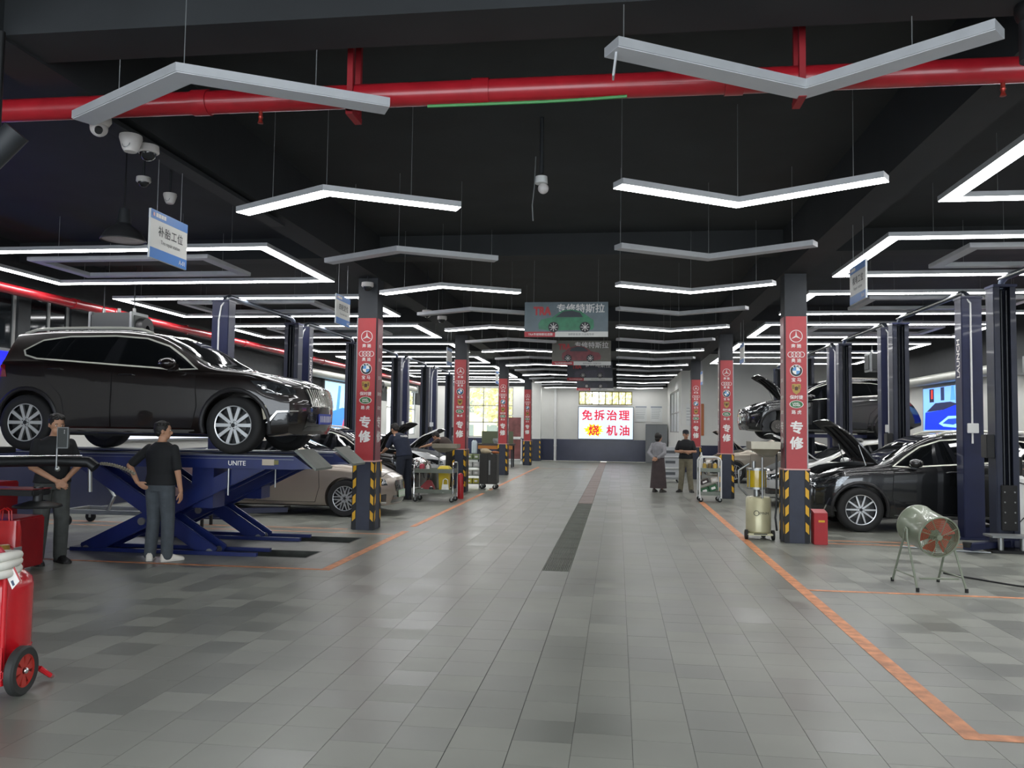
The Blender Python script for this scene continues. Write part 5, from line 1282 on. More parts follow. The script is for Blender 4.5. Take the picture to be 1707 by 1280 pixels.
MB().tube([(.1, -.3, .27), (.2, -.3, .5), (.05, -.3, .7), (-.2, -.3, .95)], .03, 8).build('pump_arm', STEEL, t)
# red cabinet at the left edge
def tool_cabinet(label, loc, mt, s=(.7, .5, .95), drawers=5):
    t = thing('tool_cabinet', label, 'tool cabinet', loc)
    MB().bx(-s[0]/2, s[0]/2, -s[1]/2, s[1]/2, .14, s[2], bev=.015).build('body', mt, t)
    for k in range(drawers):
        z0 = .18+(s[2]-.24)*k/drawers; z1 = z0+(s[2]-.24)/drawers-.015
        d = MB().bx(-s[0]/2+.03, s[0]/2-.03, -s[1]/2-.012, -s[1]/2, z0, z1, bev=.004).build('drawer', mt, t); MB().bx(-s[0]/2+.06, s[0]/2-.06, -s[1]/2-.028, -s[1]/2-.012, z1-.03, z1-.012).build('drawer_pull', STEEL, d)
    for x in (-s[0]/2+.08, s[0]/2-.08):
        for y in (-s[1]/2+.08, s[1]/2-.08): caster(t, x, y, .055)
    return t
tool_cabinet('red tool cabinet on casters at the left edge behind the tyre changer', (-7.9, 9.25, 0), M('cabinet_red', '9a1218', .4))
# --- barrel fan
def barrel_fan():
    t = thing('barrel_fan', 'olive green barrel fan with red blades on a tube stand', 'fan', (3.44, 9.67, 0))
    d = Vector((.17, -.945, -.19)).normalized(); c = Vector((0.0, .0, .62))
    m = basis(c, *(lambda z: (z.cross(Vector((0, 0, 1))).normalized(), z.cross(z.cross(Vector((0, 0, 1))).normalized())*-1, z))(d))
    G = M('fan_olive', '7c8472', .35, .15, coat=.3, var=.05)
    MB().lathe([(.215, -.24), (.228, -.24), (.232, -.22), (.222, -.205), (.222, .205), (.232, .22), (.228, .24), (.215, .24), (.215, .205), (.212, -.205)], m, 40, closed=True).build('barrel', G, t)
    g = MB()
    for r in [.03+.0185*k for k in range(11)]:
        g.tube([m @ Vector((r*cos(a), r*sin(a), .235)) for a in [2*pi*i/36 for i in range(36)]], .0028, 5, closed=True)
    for k in range(4):
        a = pi/4*k+.3; g.tube([m @ Vector((.215*cos(a), .215*sin(a), .238)), m @ Vector((-.215*cos(a), -.215*sin(a), .238))], .004, 6)
    gr = g.build('front_grille', M('grille_green', '6f775f', .4, .2), t)
    MB().lathe([(0, .24), (.03, .24), (.032, .245), (0, .25)], m, 16).build('grille_badge', G, gr)
    g = MB()
    for r in [.04+.035*k for k in range(5)]: g.tube([m @ Vector((r*cos(a), r*sin(a), -.235)) for a in [2*pi*i/30 for i in range(30)]], .003, 5, closed=True)
    for k in range(3): a = pi/3*k; g.tube([m @ Vector((.215*cos(a), .215*sin(a), -.235)), m @ Vector((-.215*cos(a), -.215*sin(a), -.235))], .004, 6)
    g.build('rear_grille', M('grille_green', '6f775f', .4, .2), t)
    MB().lathe([(0, -.1), (.07, -.1), (.075, .08), (.05, .13), (0, .14)], m, 20).build('motor', G, t)
    BL = M('fan_blade_red', 'b8402a', .4)
    for k in range(5):
        a = 2*pi*k/5; q = MB(); A = []
        for i in range(5):
            r = .06+.125*i/4; tw = .5-.2*i/4; wd = .045+.014*i
            A.append([m @ Rz(a) @ Vector((r, s*wd, 0.15+s*wd*sin(tw)+e)) for s, e in ((-1, 0), (1, 0), (1, .003), (-1, .003))])
        q.loft(A); q.build('blade', BL, t)
    # stand: an A frame each side of the barrel
    side = Vector((.995, .1, 0)); ax = Vector((-.1, .995, 0)); ct = c
    fr = MB(); legs = {}
    for s in (-1, 1):
        top = ct+side*s*.24+Vector((0, 0, .0))
        for e in (-1, 1):
            ft = Vector((0, 0, .012))+side*s*.26+ax*e*.31; ft.z = .012; legs[(s, e)] = ft
        a, b = legs[(s, -1)], legs[(s, 1)]
        fr.tube([a, a.lerp(top, .86)+Vector((0, 0, 0)), top+ax*-.035+Vector((0, 0, .01)), top+Vector((0, 0, .03)), top+ax*.035+Vector((0, 0, .01)), b.lerp(top, .86), b], .0125, 8)
        fr.tube([a.lerp(top, .22), b.lerp(top, .22)], .01, 8)
        fr.cyl(top-side*s*.05, top+side*s*.02, .02, n=10)
    fr.tube([legs[(-1, -1)].lerp(ct, .2), legs[(1, -1)].lerp(ct, .2)], .01, 8)
    fr.build('stand', M('stand_olive', '7d8474', .4, .2), t)
    for ft in legs.values(): MB().cyl(ft-Vector((0, 0, .012)), ft+Vector((0, 0, .03)), .018, n=10).build('rubber_foot', RUBBER, t)
barrel_fan()
c = MB().tube([(3.95, 10.6, .01), (4.1, 10.35, .01), (4.25, 10.15, .008), (4.45, 9.9, .008), (4.75, 9.7, .008), (5.2, 9.6, .008)], .011, 7); tag(c.build('power_cable', BLACK), 'black cable on the floor right of the barrel fan', 'cable')
c = MB().tube([(4.2, 12.9, .015), (4.5, 12.75, .015), (4.9, 12.6, .015), (5.3, 12.5, .015)], .013, 7); tag(c.build('air_hose', GREYM), 'grey air hose on the floor at the foot of the right lift', 'hose')
# --- bottle jacks / hydraulic unit at the right post
t = thing('hydraulic_unit', 'low steel frame with hydraulic bottles at the foot of the right edge post', 'hydraulic unit', (5.85, 12.75, 0))
MB().bx(-.5, .45, -.2, .12, .22, .25).build('top_plate', GREYM, t); MB().bx(-.5, .45, -.2, .12, 0, .04).build('base', BLACK, t)
for x in (-.35, -.05, .25): MB().cyl((x, -.1, .04), (x, -.1, .24), .04, n=14).build('bottle', STEEL, t)
# white tank between the posts
t = thing('gas_cylinder', 'white gas cylinder with black hoses between the right lift posts', 'cylinder', (6.4, 14.05, 0))
MB().lathe([(0, 0), (.11, .01), (.12, .05), (.12, .9), (.1, 1.0), (.04, 1.05), (0, 1.05)], n=24).build('tank', WHITE, t); MB().cyl((0, 0, 1.05), (0, 0, 1.35), .05).build('regulator', BLACK, t); MB().tube([(-.05, -.1, 1.1), (-.1, -.14, .95), (.1, -.15, .9), (.12, -.1, .5), (-.08, -.14, .3), (-.1, -.1, .6)], .014, 7).build('hose', BLACK, t)
# --- oil drainer
def oil_drainer(label, loc, k=1., pan=1.42, pandir=(1, 0), tankcol='b9b493', monogram=True, glass=True, pole=1.30):
    t = thing('oil_drainer', label, 'oil drainer', loc); t.scale = (k,)*3
    TM = M('drainer_cream_'+tankcol, tankcol, .3, .25, var=.05)
    MB().lathe([(0, .1), (.17, .1), (.19, .12), (.19, .62), (.17, .65), (0, .66)], n=32).build('tank', TM, t)
    MB().bx(-.2, .2, -.2, .2, .07, .1, bev=.01).build('base', TM, t)
    MB().bx(-.1, .1, -.205, -.2, .085, .1).build('base_slot', BLACK, t)
    for x in (-.2, .2): wheel_mb(MB(), (x, -.12, .075), .075, .04, (1, 0, 0)).build('wheel', RUBBER, t)
    caster(t, .1, .15, .04)
    if glass:
        MB().cyl((-.02, .02, .80), (-.02, .02, 1.06), .15, n=28).build('sight_glass', M('oil_amber', 'b59a1c', .15, coat=1.), t)
        MB().cyl((-.02, .02, 1.06), (-.02, .02, 1.09), .16, n=28).build('glass_cap', STEEL, t); q = MB().cyl((-.02, .02, .77), (-.02, .02, .80), .16, n=28); q.cyl((-.02, .02, .65), (-.02, .02, .78), .05); q.build('glass_cap', STEEL, t)
        q = MB()
        for a in (0.6, 2.2, 3.8, 5.4): q.cyl((-.02+.16*cos(a), .02+.16*sin(a), .78), (-.02+.16*cos(a), .02+.16*sin(a), 1.08), .01, n=8)
        q.tube([(-.15, .1, .66), (-.28, .1, .8), (-.28, .1, 1.05), (-.12, .08, 1.16)], .018, 8); q.cyl((-.06, .05, 1.09), (-.06, .05, 1.2), .03); q.build('valve_pipes', STEEL, t)
    MB().cyl((.03, -.19 if glass else 0, .64), (.03, -.19 if glass else 0, pole), .016, n=10).build('pole', STEEL, t)
    px_, py_ = .03+.12*pandir[0], -.1
    if pan:
        q = MB(); R0 = [(-.05, -.05, pole), (.05, -.05, pole), (.05, .05, pole), (-.05, .05, pole)]
        cx, cy = (.06, -.1) if glass else (px_+.1, -.12); W_ = .215 if glass else .34
        def rr(w, d, z): return [(cx-w, cy-d, z), (cx+w, cy-d, z), (cx+w, cy+d, z), (cx-w, cy+d, z)]
        q.loft([[(px_-.06, cy-.05, pole), (px_+.06, cy-.05, pole), (px_+.06, cy+.05, pole), (px_-.06, cy+.05, pole)], rr(W_, .24, pole+.13), rr(W_+.005, .245, pole+.24), rr(W_-.01, .23, pole+.24), rr(W_-.015, .225, pole+.14), rr(.06, .05, pole+.03)])
        q.build('catch_pan', M('pan_steel', '9a9484', .35, .5, var=.1), t)
    MB().tube([(.26, -.1, pole+.1), (.255, -.12, .95), (.25, -.14, .55), (.22, -.2, .35), (.25, -.16, .15)], .016, 7).build('drain_hose', BLACK, t)
    if monogram:
        q = MB(); m_ = T(.0, -.192, .41) @ FACE_CAM
        ringpoly(q, .042, .034, .003, m_ @ T(-.06, -.0, 0), 20); q.build('logo_ring', PBLACK, t)
        text('SMNM', .055, m_ @ T(.045, 0, .001), PBLACK, t)
    return t
oil_drainer('cream oil drainer with amber sight glass beside the nearest right column', (2.23, 13.42, 0), 1.02, pole=1.27)
oil_drainer('grey oil drainer with a wide pan before the second left column', (-4.6, 20.65, 0), .95, monogram=False, glass=False, tankcol='5a5a52', pole=1.1)
# red box beside the right column
t = thing('extinguisher_box', 'red fire extinguisher box standing against the nearest right column', 'box', (3.06, 12.98, 0))
MB().bx(-.1, .1, -.1, .12, 0, .48, bev=.008).build('body', M('box_red', 'a3161e', .4), t); MB().prism([(-.1, .48), (.12, .48), (.12, .52)], .2, basis((-.1, 0, 0), (0, 1, 0), (0, 0, 1), (1, 0, 0))).build('lid', M('box_red', 'a3161e', .4), t); MB().bx(-.035, .055, -.102, -.1, .34, .37).build('label_strip', YELLOW, t)
t = thing('fire_extinguisher', 'slim red fire extinguisher beside the tool cart at the second left column', 'fire extinguisher', (-3.72, 19.2, 0))
MB().lathe([(0, 0), (.075, 0), (.08, .03), (.08, .5), (.06, .58), (.02, .61), (0, .61)], n=20).build('tank', M('box_red', 'a3161e', .4), t); MB().cyl((0, 0, .6), (0, 0, .68), .02).build('valve', BLACK, t); MB().tube([(0, 0, .66), (.08, -.02, .6), (.09, -.03, .35)], .012, 7).build('hose', BLACK, t)
# --- carts
def cart_rail(t, x0, x1, y0, y1, shelves, top, mt, r=.016, hoop=True):
    for x in (x0, x1):
        f = MB()
        if hoop: f.tube([(x, y0, .1), (x, y0, top-.08), (x, y0+.04, top-.01), (x, y0+.1, top), (x, y1-.1, top), (x, y1-.04, top-.01), (x, y1, top-.08), (x, y1, .1)], r, 8)
        else:
            for y in (y0, y1): f.tube([(x, y, .1), (x, y, top)], r, 8)
        f.build('frame', mt, t)
    for z in shelves:
        s = MB(); s.bx(x0, x1, y0, y1, z, z+.015); s.bx(x0, x1, y0-.006, y0+.006, z, z+.09); s.bx(x0, x1, y1-.006, y1+.006, z, z+.09); s.bx(x0-.006, x0+.006, y0, y1, z, z+.09); s.bx(x1-.006, x1+.006, y0, y1, z, z+.09)
        s.build('shelf', M('shelf_green_grey', '6f756c', .4, .5, var=.08), t)
    for x in (x0+.03, x1-.03):
        for y in (y0+.03, y1-.03): caster(t, x, y, .055)
t = thing('tool_cart', 'steel two shelf tool cart between the champagne sedan and second left column', 'cart', (-4.1, 18.35, 0)); cart_rail(t, -.48, .42, -.25, .25, (.2, .66), .9, CHROME)
t = thing('waste_bin', 'yellow bin with lid standing on the steel tool cart', 'bin', (-3.92, 18.32, .215)); MB().loft([[(x*.1, y*.1, 0) for x, y in ((-1, -1), (1, -1), (1, 1), (-1, 1))], [(x*.12, y*.12, .52) for x, y in ((-1, -1), (1, -1), (1, 1), (-1, 1))]]).build('bin_body', M('bin_yellow', 'b8a21c', .4, var=.06), t); MB().loft([[(x*.14, y*.14, .52) for x, y in ((-1, -1), (1, -1), (1, 1), (-1, 1))], [(x*.14, y*.14, .545) for x, y in ((-1, -1), (1, -1), (1, 1), (-1, 1))], [(x*.09, y*.09, .6) for x, y in ((-1, -1), (1, -1), (1, 1), (-1, 1))]]).build('lid', M('bin_yellow_lid', 'c4ae2a', .4), t)
soft_bag('plastic_bag', 'white plastic bag on the lower shelf of the steel cart', (-3.87, 18.16, .215), (.17, .09, .19), M('white_film', 'cdd0c8', .35, var=.08), seed=8).location = (-3.86, 18.14, .215)
def canister(label, loc, col, r=.05, h=.16, cap='d8d8d4'):
    t = thing('canister', label, 'bottle', loc); MB().lathe([(0, 0), (r, .004), (r, h*.8), (r*.6, h*.92), (0, h*.92)], n=16).build('can_body', M('can_'+col, col, .4), t); MB().cyl((0, 0, h*.9), (0, 0, h*1.05), r*.4).build('cap', M('can_cap_'+cap, cap, .4), t)
canister('red can on the upper shelf of the steel cart', (-4.42, 18.2, .675), 'a03848', .06, .2)
canister('small white bottle on the upper shelf of the steel cart', (-4.3, 18.25, .675), 'c8c4c0', .04, .17)
canister('dark can on the lower shelf of the steel cart, middle one', (-4.2, 18.2, .215), '2a2a2a', .05, .13)
canister('dark squat can on the lower shelf of the steel cart, left one', (-4.42, 18.2, .215), '1f2224', .06, .09)
t = thing('work_light', 'red tool bag on the lower shelf of the steel cart', 'tool bag', (-4.33, 18.42, .215)); MB().loft([[(x*.17, y*.08, 0) for x, y in ((-1, -1), (1, -1), (1, 1), (-1, 1))], [(x*.15, y*.07, .12) for x, y in ((-1, -1), (1, -1), (1, 1), (-1, 1))], [(x*.05+.03, y*.02, .26) for x, y in ((-1, -1), (1, -1), (1, 1), (-1, 1))]]).build('bag_body', M('bag_red', '8f3034', .6, var=.15), t); MB().tube([(-.02, 0, .25), (.03, 0, .33), (.08, 0, .25)], .01, 6).build('handle', BLACK, t)
t.name = 'tool_bag'
t = thing('tool_cart', 'white tube cart loaded with boxes beside the second right column', 'cart', (2.2, 20.12, 0))
cart_rail(t, -.25, .25, -.24, .24, (.16, .72), .98, WHITE, .02, hoop=False)
for y in (-.24, .24): MB().tube([(-.25, y, .9), (-.25, y, .98), (-.22, y, 1.04), (-.16, y, 1.07), (.16, y, 1.07), (.22, y, 1.04), (.25, y, .98), (.25, y, .9)], .02, 8).build('hoop_handle', WHITE, t)
def carton(label, loc, s, col, rz=0, ry=0, txt=None):
    t = thing('carton', label, 'box', loc); t.rotation_euler = (0, ry, rz)
    MB().box((0, 0, s[2]/2), s, bev=.004).build('box_body', M('carton_'+col, col, .6, var=.08), t); MB().box((0, 0, s[2]+.001), (s[0]*.98, .03, .002)).build('tape', M('tape', 'b9ab8a', .3), t); MB().box((0, -s[1]/2-.001, s[2]*.5), (s[0]*.5, .002, s[2]*.4)).build('label_patch', PWHITE, t)
carton('green box tilted on the lower shelf of the white cart, left one', (2.1, 20.08, .2), (.2, .3, .14), '2c5a3c', 0, -.35)
carton('green box tilted on the lower shelf of the white cart, right one', (2.3, 20.1, .27), (.2, .3, .14), '315f40', 0, -.35)
carton('dark box above the green boxes on the white cart', (2.1, 20.14, .43), (.2, .28, .1), '33292a', 0, -.4)
carton('white box above the green boxes on the white cart', (2.32, 20.14, .47), (.16, .26, .12), 'cfc9c0', 0, -.2)
for i, (x, y, c_) in enumerate(((2.08, 20.05, 'a58a35'), (2.2, 20.1, '6b5a35'), (2.32, 20.02, 'b7953a'), (2.25, 20.25, '3a3a36'))): canister(['yellow bottle', 'brown bottle', 'gold bottle', 'black bottle'][i]+' on the top shelf of the white cart', (x, y, .735), c_, .045, .2)
canister('clear bottle standing highest on the white cart', (2.02, 20.2, .735), 'c9ccc8', .04, .42)
# black trolley behind the second left column
t = thing('service_trolley', 'black service trolley with a rag and gloves on top, past the second left column', 'trolley', (-3.55, 22.55, 0))
MB().bx(-.24, .24, -.25, .25, .14, .98, bev=.02).build('body', M('trolley_black', '2c2a26', .5, var=.1), t); MB().bx(-.02, -.01, -.255, -.25, .16, .96).build('door_gap', SEAM, t); MB().bx(.02, .06, -.262, -.25, .4, .8).build('door_handle', STEEL, t)
for x in (-.18, .18):
    for y in (-.18, .18): caster(t, x, y, .06)
MB().tube([(-.22, -.2, .98), (-.26, -.2, 1.1), (-.26, .2, 1.1), (-.22, .2, .98)], .015, 8).build('push_bar', BLACK, t)
r = MB().sphere((0, 0, .06), (.15, .14, .08), 14); r.sphere((.1, .03, .04), (.1, .1, .05), 12); o = r.build('cleaning_rag', M('rag_cream', 'b8aa8e', .9, var=.3, bump=.6), None); o.location = (-3.68, 22.5, .985); tag(o, 'crumpled cream rag on the black service trolley', 'rag')
r = MB().sphere((0, 0, .035), (.1, .09, .04), 12); r.sphere((.06, -.03, .03), (.07, .05, .03), 10); o = r.build('leather_glove', M('glove_orange', '9a5a34', .8, var=.3), None); o.location = (-3.38, 22.42, .985); tag(o, 'orange work glove on the black service trolley', 'glove')
# open shelf rack with parts behind the second column
t = thing('parts_rack', 'low open rack stacked with parts behind the second left column', 'rack', (-4.15, 22.75, 0))
for x in (-.32, .32):
    for y in (-.2, .2): MB().bx(x-.015, x+.015, y-.015, y+.015, 0, .95).build('rack_post', STEEL, t)
for z in (.12, .35, .58, .8): MB().bx(-.34, .34, -.22, .22, z, z+.02).build('rack_shelf', M('rack_green', '5d6a5c', .5), t)
k = 0
for z, c_ in ((.14, 'b8b040'), (.37, 'a8a8a0'), (.60, 'c8c8c4'), (.82, '7d8c60')):
    for x in (-.2, .02, .22):
        k += 1; carton('%s box on the parts rack, %s shelf, %s' % ({'b8b040': 'yellow', 'a8a8a0': 'grey', 'c8c8c4': 'white', '7d8c60': 'green'}[c_], {.14: 'bottom', .37: 'second', .60: 'third', .82: 'top'}[z], {-.2: 'left', .02: 'middle', .22: 'right'}[x]), (-4.15+x, 22.7, z), (.17, .3, .13), c_)
canister('pale blue water bottle standing on the floor rack behind the second left column', (-4.05, 22.9, .95+.02), 'b9c6cc', .08, .4, '2a2a2a')
# work bench far left
t = thing('work_bench', 'work bench with a vice and orange drawer near the left rear windows', 'workbench', (-5.25, 35.2, 0))
MB().bx(-.8, .8, -.35, .35, .95, 1.02).build('bench_top', M('bench_dark', '39362e', .5), t); MB().bx(-.75, .75, -.36, -.3, .78, .93).build('drawer', M('bench_orange', 'b0702a', .5), t)
for x in (-.72, .72):
    for y in (-.3, .3): MB().bx(x-.03, x+.03, y-.03, y+.03, 0, .95).build('bench_leg', DARK, t)
MB().bx(-.7, .7, .28, .33, 1.02, 1.55).build('back_board', M('bench_green', '5a6048', .6), t)
q = MB(); q.bx(-.1, .1, -.2, .05, 1.02, 1.15, bev=.02); q.bx(-.12, .12, -.3, -.22, 1.1, 1.25, bev=.02); q.cyl((0, -.45, 1.15), (0, -.2, 1.15), .02); q.build('vice', STEEL, t)
# white machine far right
t = thing('service_machine', 'white wheeled service machine behind the standing couple', 'machine', (1.75, 27.3, 0))
MB().bx(-.32, .32, -.3, .3, .1, 1.15, bev=.06).build('casing', M('machine_white', 'b4b6b8', .4), t)
for z in (.25, .62, .95): MB().bx(-.2, .12, -.31, -.295, z, z+.09).build('panel', M('machine_panel', '4f5357', .4), t)
for z in (.45, .82): MB().bx(-.26, .26, -.36, -.298, z, z+.04, bev=.01).build('tray', WHITE, t)
for x in (-.22, .22): caster(t, x, -.2, .05); caster(t, x, .2, .05)
# ================================================================ people
SKIN = M('skin', 'b08468', .55, var=.05); HAIR = M('black_hair', '16130f', .6, var=.2, bump=.5, scale=60)
def remeshed(mb, voxel, smooth=4):
    me = bpy.data.meshes.new('t'); bmesh.ops.recalc_face_normals(mb.b, faces=mb.b.faces[:]); mb.b.to_mesh(me); mb.b.free()
    o = bpy.data.objects.new('t', me); COL.objects.link(o)
    r = o.modifiers.new('r', 'REMESH'); r.mode = 'VOXEL'; r.voxel_size = voxel
    s = o.modifiers.new('s', 'SMOOTH'); s.factor = .5; s.iterations = smooth
    dg = bpy.context.evaluated_depsgraph_get(); dg.update()
    m2 = bpy.data.meshes.new_from_object(o.evaluated_get(dg)); bpy.data.objects.remove(o); bpy.data.meshes.remove(me)
    m2.shade_smooth(); return m2
def limb(mb, pts, rad, n=12, sub=5):
    """tapered round limb through the joints, closed with round ends"""
    P = [Vector(p) for p in pts]; Q = []; R = []
    for i in range(len(P)-1):
        for k in range(sub): t = k/sub; Q.append(P[i].lerp(P[i+1], t)); R.append(rad[i]*(1-t)+rad[i+1]*t)
    Q.append(P[-1]); R.append(rad[-1])
    mb.tube(Q, R, n)
    for p, r in zip(P, rad): mb.sphere(p, r*.99, n)
def torso_rings(J, grow=0., z0=0., z1=1., flare=0.):
    pel, wa, ch, nk = J['pelvis'], J['waist'], J['chest'], J['neck']
    sx = (J['shR']-J['shL']).normalized(); hx = (J['hipR']-J['hipL']).normalized()
    st = [(pel+(pel-wa)*.55, .12, .10, hx), (pel, .168, .122, hx), (pel.lerp(wa, .5), .16, .115, hx), (wa, .148, .105, (hx+sx).normalized()), (wa.lerp(ch, .5), .16, .112, sx), (ch, .178, .122, sx), (ch.lerp(nk, .45), .178, .11, sx), (ch.lerp(nk, .75), .13, .085, sx), (nk, .062, .06, sx)]
    out = []
    for i, (c, w, d, s) in enumerate(st):
        a = st[max(0, i-1)][0]; b = st[min(len(st)-1, i+1)][0]; ax = (b-a).normalized(); s_ = (s-ax*s.dot(ax)).normalized(); f = ax.cross(s_)*1.0
        ff = 1+flare*(1-i/8)
        out.append([c+s_*(w*ff+grow)*cos(t)+f*(d*ff+grow)*sin(t) for t in [2*pi*k/24 for k in range(24)]])
    return out
def person(label, loc, rz, J, k=1., shirt='1b1b1d', trousers='4a4f55', shoes='d8d4cc', sleeve=.8, skirt=None, cap=None, hair='short', look=0., tilt=0., back_text=None, shirt_rough=.85):
    root = thing('person', label, 'person', loc, rz, 'people in the workshop'); root.scale = (k,)*3
    D = dict(pelvis=(0, 0, .93), waist=(0, .005, 1.07), chest=(0, .01, 1.27), neck=(0, 0, 1.47), head=(0, .015, 1.60), hipL=(-.09, 0, .90), hipR=(.09, 0, .90), kneeL=(-.11, .02, .49), kneeR=(.11, .02, .49), ankL=(-.12, -.02, .09), ankR=(.12, -.02, .09),
             shL=(-.18, 0, 1.385), shR=(.18, 0, 1.385), elL=(-.24, -.02, 1.12), elR=(.24, -.02, 1.12), wrL=(-.25, .04, .87), wrR=(.25, .04, .87), hdL=(0, .02, -1), hdR=(0, .02, -1), pmL=(1, 0, 0), pmR=(-1, 0, 0), ftL=(-.12, .98), ftR=(.12, .98))
    D.update(J); J = {a: Vector(b) for a, b in D.items()}
    b = MB(); b.loft(torso_rings(J))
    for s in 'LR':
        limb(b, [J['hip'+s], J['knee'+s], J['ank'+s]], [.082, .055, .037])
        limb(b, [J['sh'+s], J['el'+s], J['wr'+s]], [.05, .039, .027])
        limb(b, [J['ch' 'est'].lerp(J['sh'+s], .5)+Vector((0, 0, .03)), J['sh'+s]], [.07, .052])
        # hand
        w = J['wr'+s]; h = J['hd'+s].normalized(); pm = J['pm'+s]; pm = (pm-h*pm.dot(h)).normalized(); ac = h.cross(pm).normalized(); 
        thumb_side = ac if (s == 'L') else -ac
        c = w+h*.05; b.sphere(c, 1, 10, m=basis((0, 0, 0), ac*.04, pm*.018, h*.052))
        b.sphere(w, .026, 8)
        for i, (o, L) in enumerate(((.028, .07), (.0095, .08), (-.0095, .074), (-.028, .058))):
            p0 = w+h*.085+thumb_side*o; p1 = p0+h*L*.5+pm*.008; p2 = p1+h*L*.38+pm*.022
            b.tube([p0-h*.02, p0, p1, p2], [.0095, .0095, .0085, .007], 7); b.sphere(p2, .007, 6)
        p0 = w+h*.035+thumb_side*.028; p1 = p0+h*.035+thumb_side*.026+pm*.01; p2 = p1+h*.03+pm*.012
        b.tube([p0, p1, p2], [.013, .0105, .008], 7); b.sphere(p2, .008, 6)
        # foot
        ft = J['ft'+s]; d = Vector((ft.x, ft.y, 0)).normalized(); a = J['ank'+s]
        limb(b, [a-Vector((0, 0, .03)), Vector((a.x, a.y, .045))+d*.06, Vector((a.x, a.y, .03))+d*.14], [.035, .035, .025])
    hd = J['head']; nk = J['neck']; hm = T(hd) @ Rz(look) @ Rx(tilt)
    limb(b, [nk-(hd-nk)*.3, hd-Vector((0, 0, .06))], [.055, .05])
    b.sphere((0, 0, 0), (1, 1, 1), 18, m=hm @ T(0, .0, .02) @ Matrix.Diagonal((.076, .094, .1, 1)))
    b.sphere((0, 0, 0), (1, 1, 1), 14, m=hm @ T(0, .028, -.05) @ Matrix.Diagonal((.056, .062, .062, 1)))
    b.sphere((0, 0, 0), (1, 1, 1), 8, m=hm @ T(0, .098, -.02) @ Matrix.Diagonal((.013, .018, .022, 1)))
    for s in (-1, 1): b.sphere((0, 0, 0), (1, 1, 1), 8, m=hm @ T(s*.077, -.005, -.005) @ Matrix.Diagonal((.012, .02, .03, 1)))
    body = remeshed(b, .0065, 3); body.materials.append(SKIN); bo = obj('body', body, root)
    for s in (-1, 1):
        e = MB().sphere((0, 0, 0), 1, 8, m=hm @ T(s*.03, .083, .012) @ Matrix.Diagonal((.013, .009, .008, 1))); eo = e.build('eye', M('eye_white', 'd8d4cc', .3), root)
        MB().sphere((0, 0, 0), 1, 8, m=hm @ T(s*.03, .0915, .012) @ Matrix.Diagonal((.006, .003, .006, 1))).build('iris', BLACK, eo)
        MB().box((0, 0, 0), (.034, .006, .007), hm @ T(s*.031, .088, .032), bev=.002).build('eyebrow', HAIR, root)
    MB().box((0, 0, 0), (.044, .008, .008), hm @ T(0, .087, -.062), bev=.003).build('mouth', M('lip', '8a5648', .5), root)
    # hair
    h = MB(); 
    if hair == 'short':
        h.sphere((0, 0, 0), 1, 18, m=hm @ T(0, -.016, .036) @ Matrix.Diagonal((.085, .098, .1, 1))); h.sphere((0, 0, 0), 1, 12, m=hm @ T(0, -.05, -.015) @ Matrix.Diagonal((.07, .05, .055, 1)))
        for i in range(10):
            a = i*.628; h.sphere((0, 0, 0), 1, 8, m=hm @ T(.055*cos(a), -.015+.06*sin(a), .085) @ Matrix.Diagonal((.034, .034, .034, 1)))
    else:
        h.sphere((0, 0, 0), 1, 18, m=hm @ T(0, -.02, .03) @ Matrix.Diagonal((.1, .108, .11, 1))); h.sphere((0, 0, 0), 1, 16, m=hm @ T(0, -.045, -.05) @ Matrix.Diagonal((.095, .07, .09, 1)))
    # cut the hair away from the face
    for f in [f for f in h.b.faces if (hm.inverted() @ f.calc_center_median()).y > .055 and (hm.inverted() @ f.calc_center_median()).z < .075]: h.b.faces.remove(f)
    h.build('hair', HAIR, root, 60)
    # clothes
    sm_ = M('shirt_'+shirt, shirt, shirt_rough, var=.12, scale=14, bump=.2)
    c = MB(); R = torso_rings(J, .022, flare=.10)[(2 if skirt else 1):8]; R.append([p for p in torso_rings(J, .012)[8]])
    c.loft(R)
    for s in 'LR':
        e = J['sh'+s].lerp(J['el'+s], min(1, sleeve)); pts = [J['sh'+s], e]; rd = [.058, .057]
        if sleeve > 1: pts.append(J['el'+s].lerp(J['wr'+s], sleeve-1)); rd.append(.045)
        limb(c, pts, rd); limb(c, [J['chest'].lerp(J['sh'+s], .5)+Vector((0, 0, .0)), J['sh'+s]-Vector((0, 0, .012))], [.09, .058])
    me = remeshed(c, .011, 4); me.materials.append(sm_); so = obj('shirt', me, root)
    tm = M('trousers_'+trousers, trousers, .9, var=.15, scale=12, bump=.25)
    if skirt:
        pel = J['pelvis']; rings = []
        for i in range(9):
            t_ = i/8; z = pel.z+.10-(pel.z-.02)*t_; w_ = .165+.05*t_**.7+.03*t_
            rings.append([(w_*cos(a)*(1+.03*sin(9*a)*t_), (w_*.85)*sin(a)*(1+.03*sin(9*a)*t_), z) for a in [2*pi*q/48 for q in range(48)]])
        MB().loft(rings).build('skirt', M('skirt_'+skirt, skirt, .85, var=.15), root, 60)
    else:
        c = MB(); R = torso_rings(J, .016); c.loft([[p for p in r] for r in R[0:4]])
        for s in 'LR': limb(c, [J['hip'+s], J['knee'+s], J['ank'+s]+Vector((0, 0, -.02))], [.105, .082, .072])
        me = remeshed(c, .011, 4); me.materials.append(tm); obj('trousers', me, root)
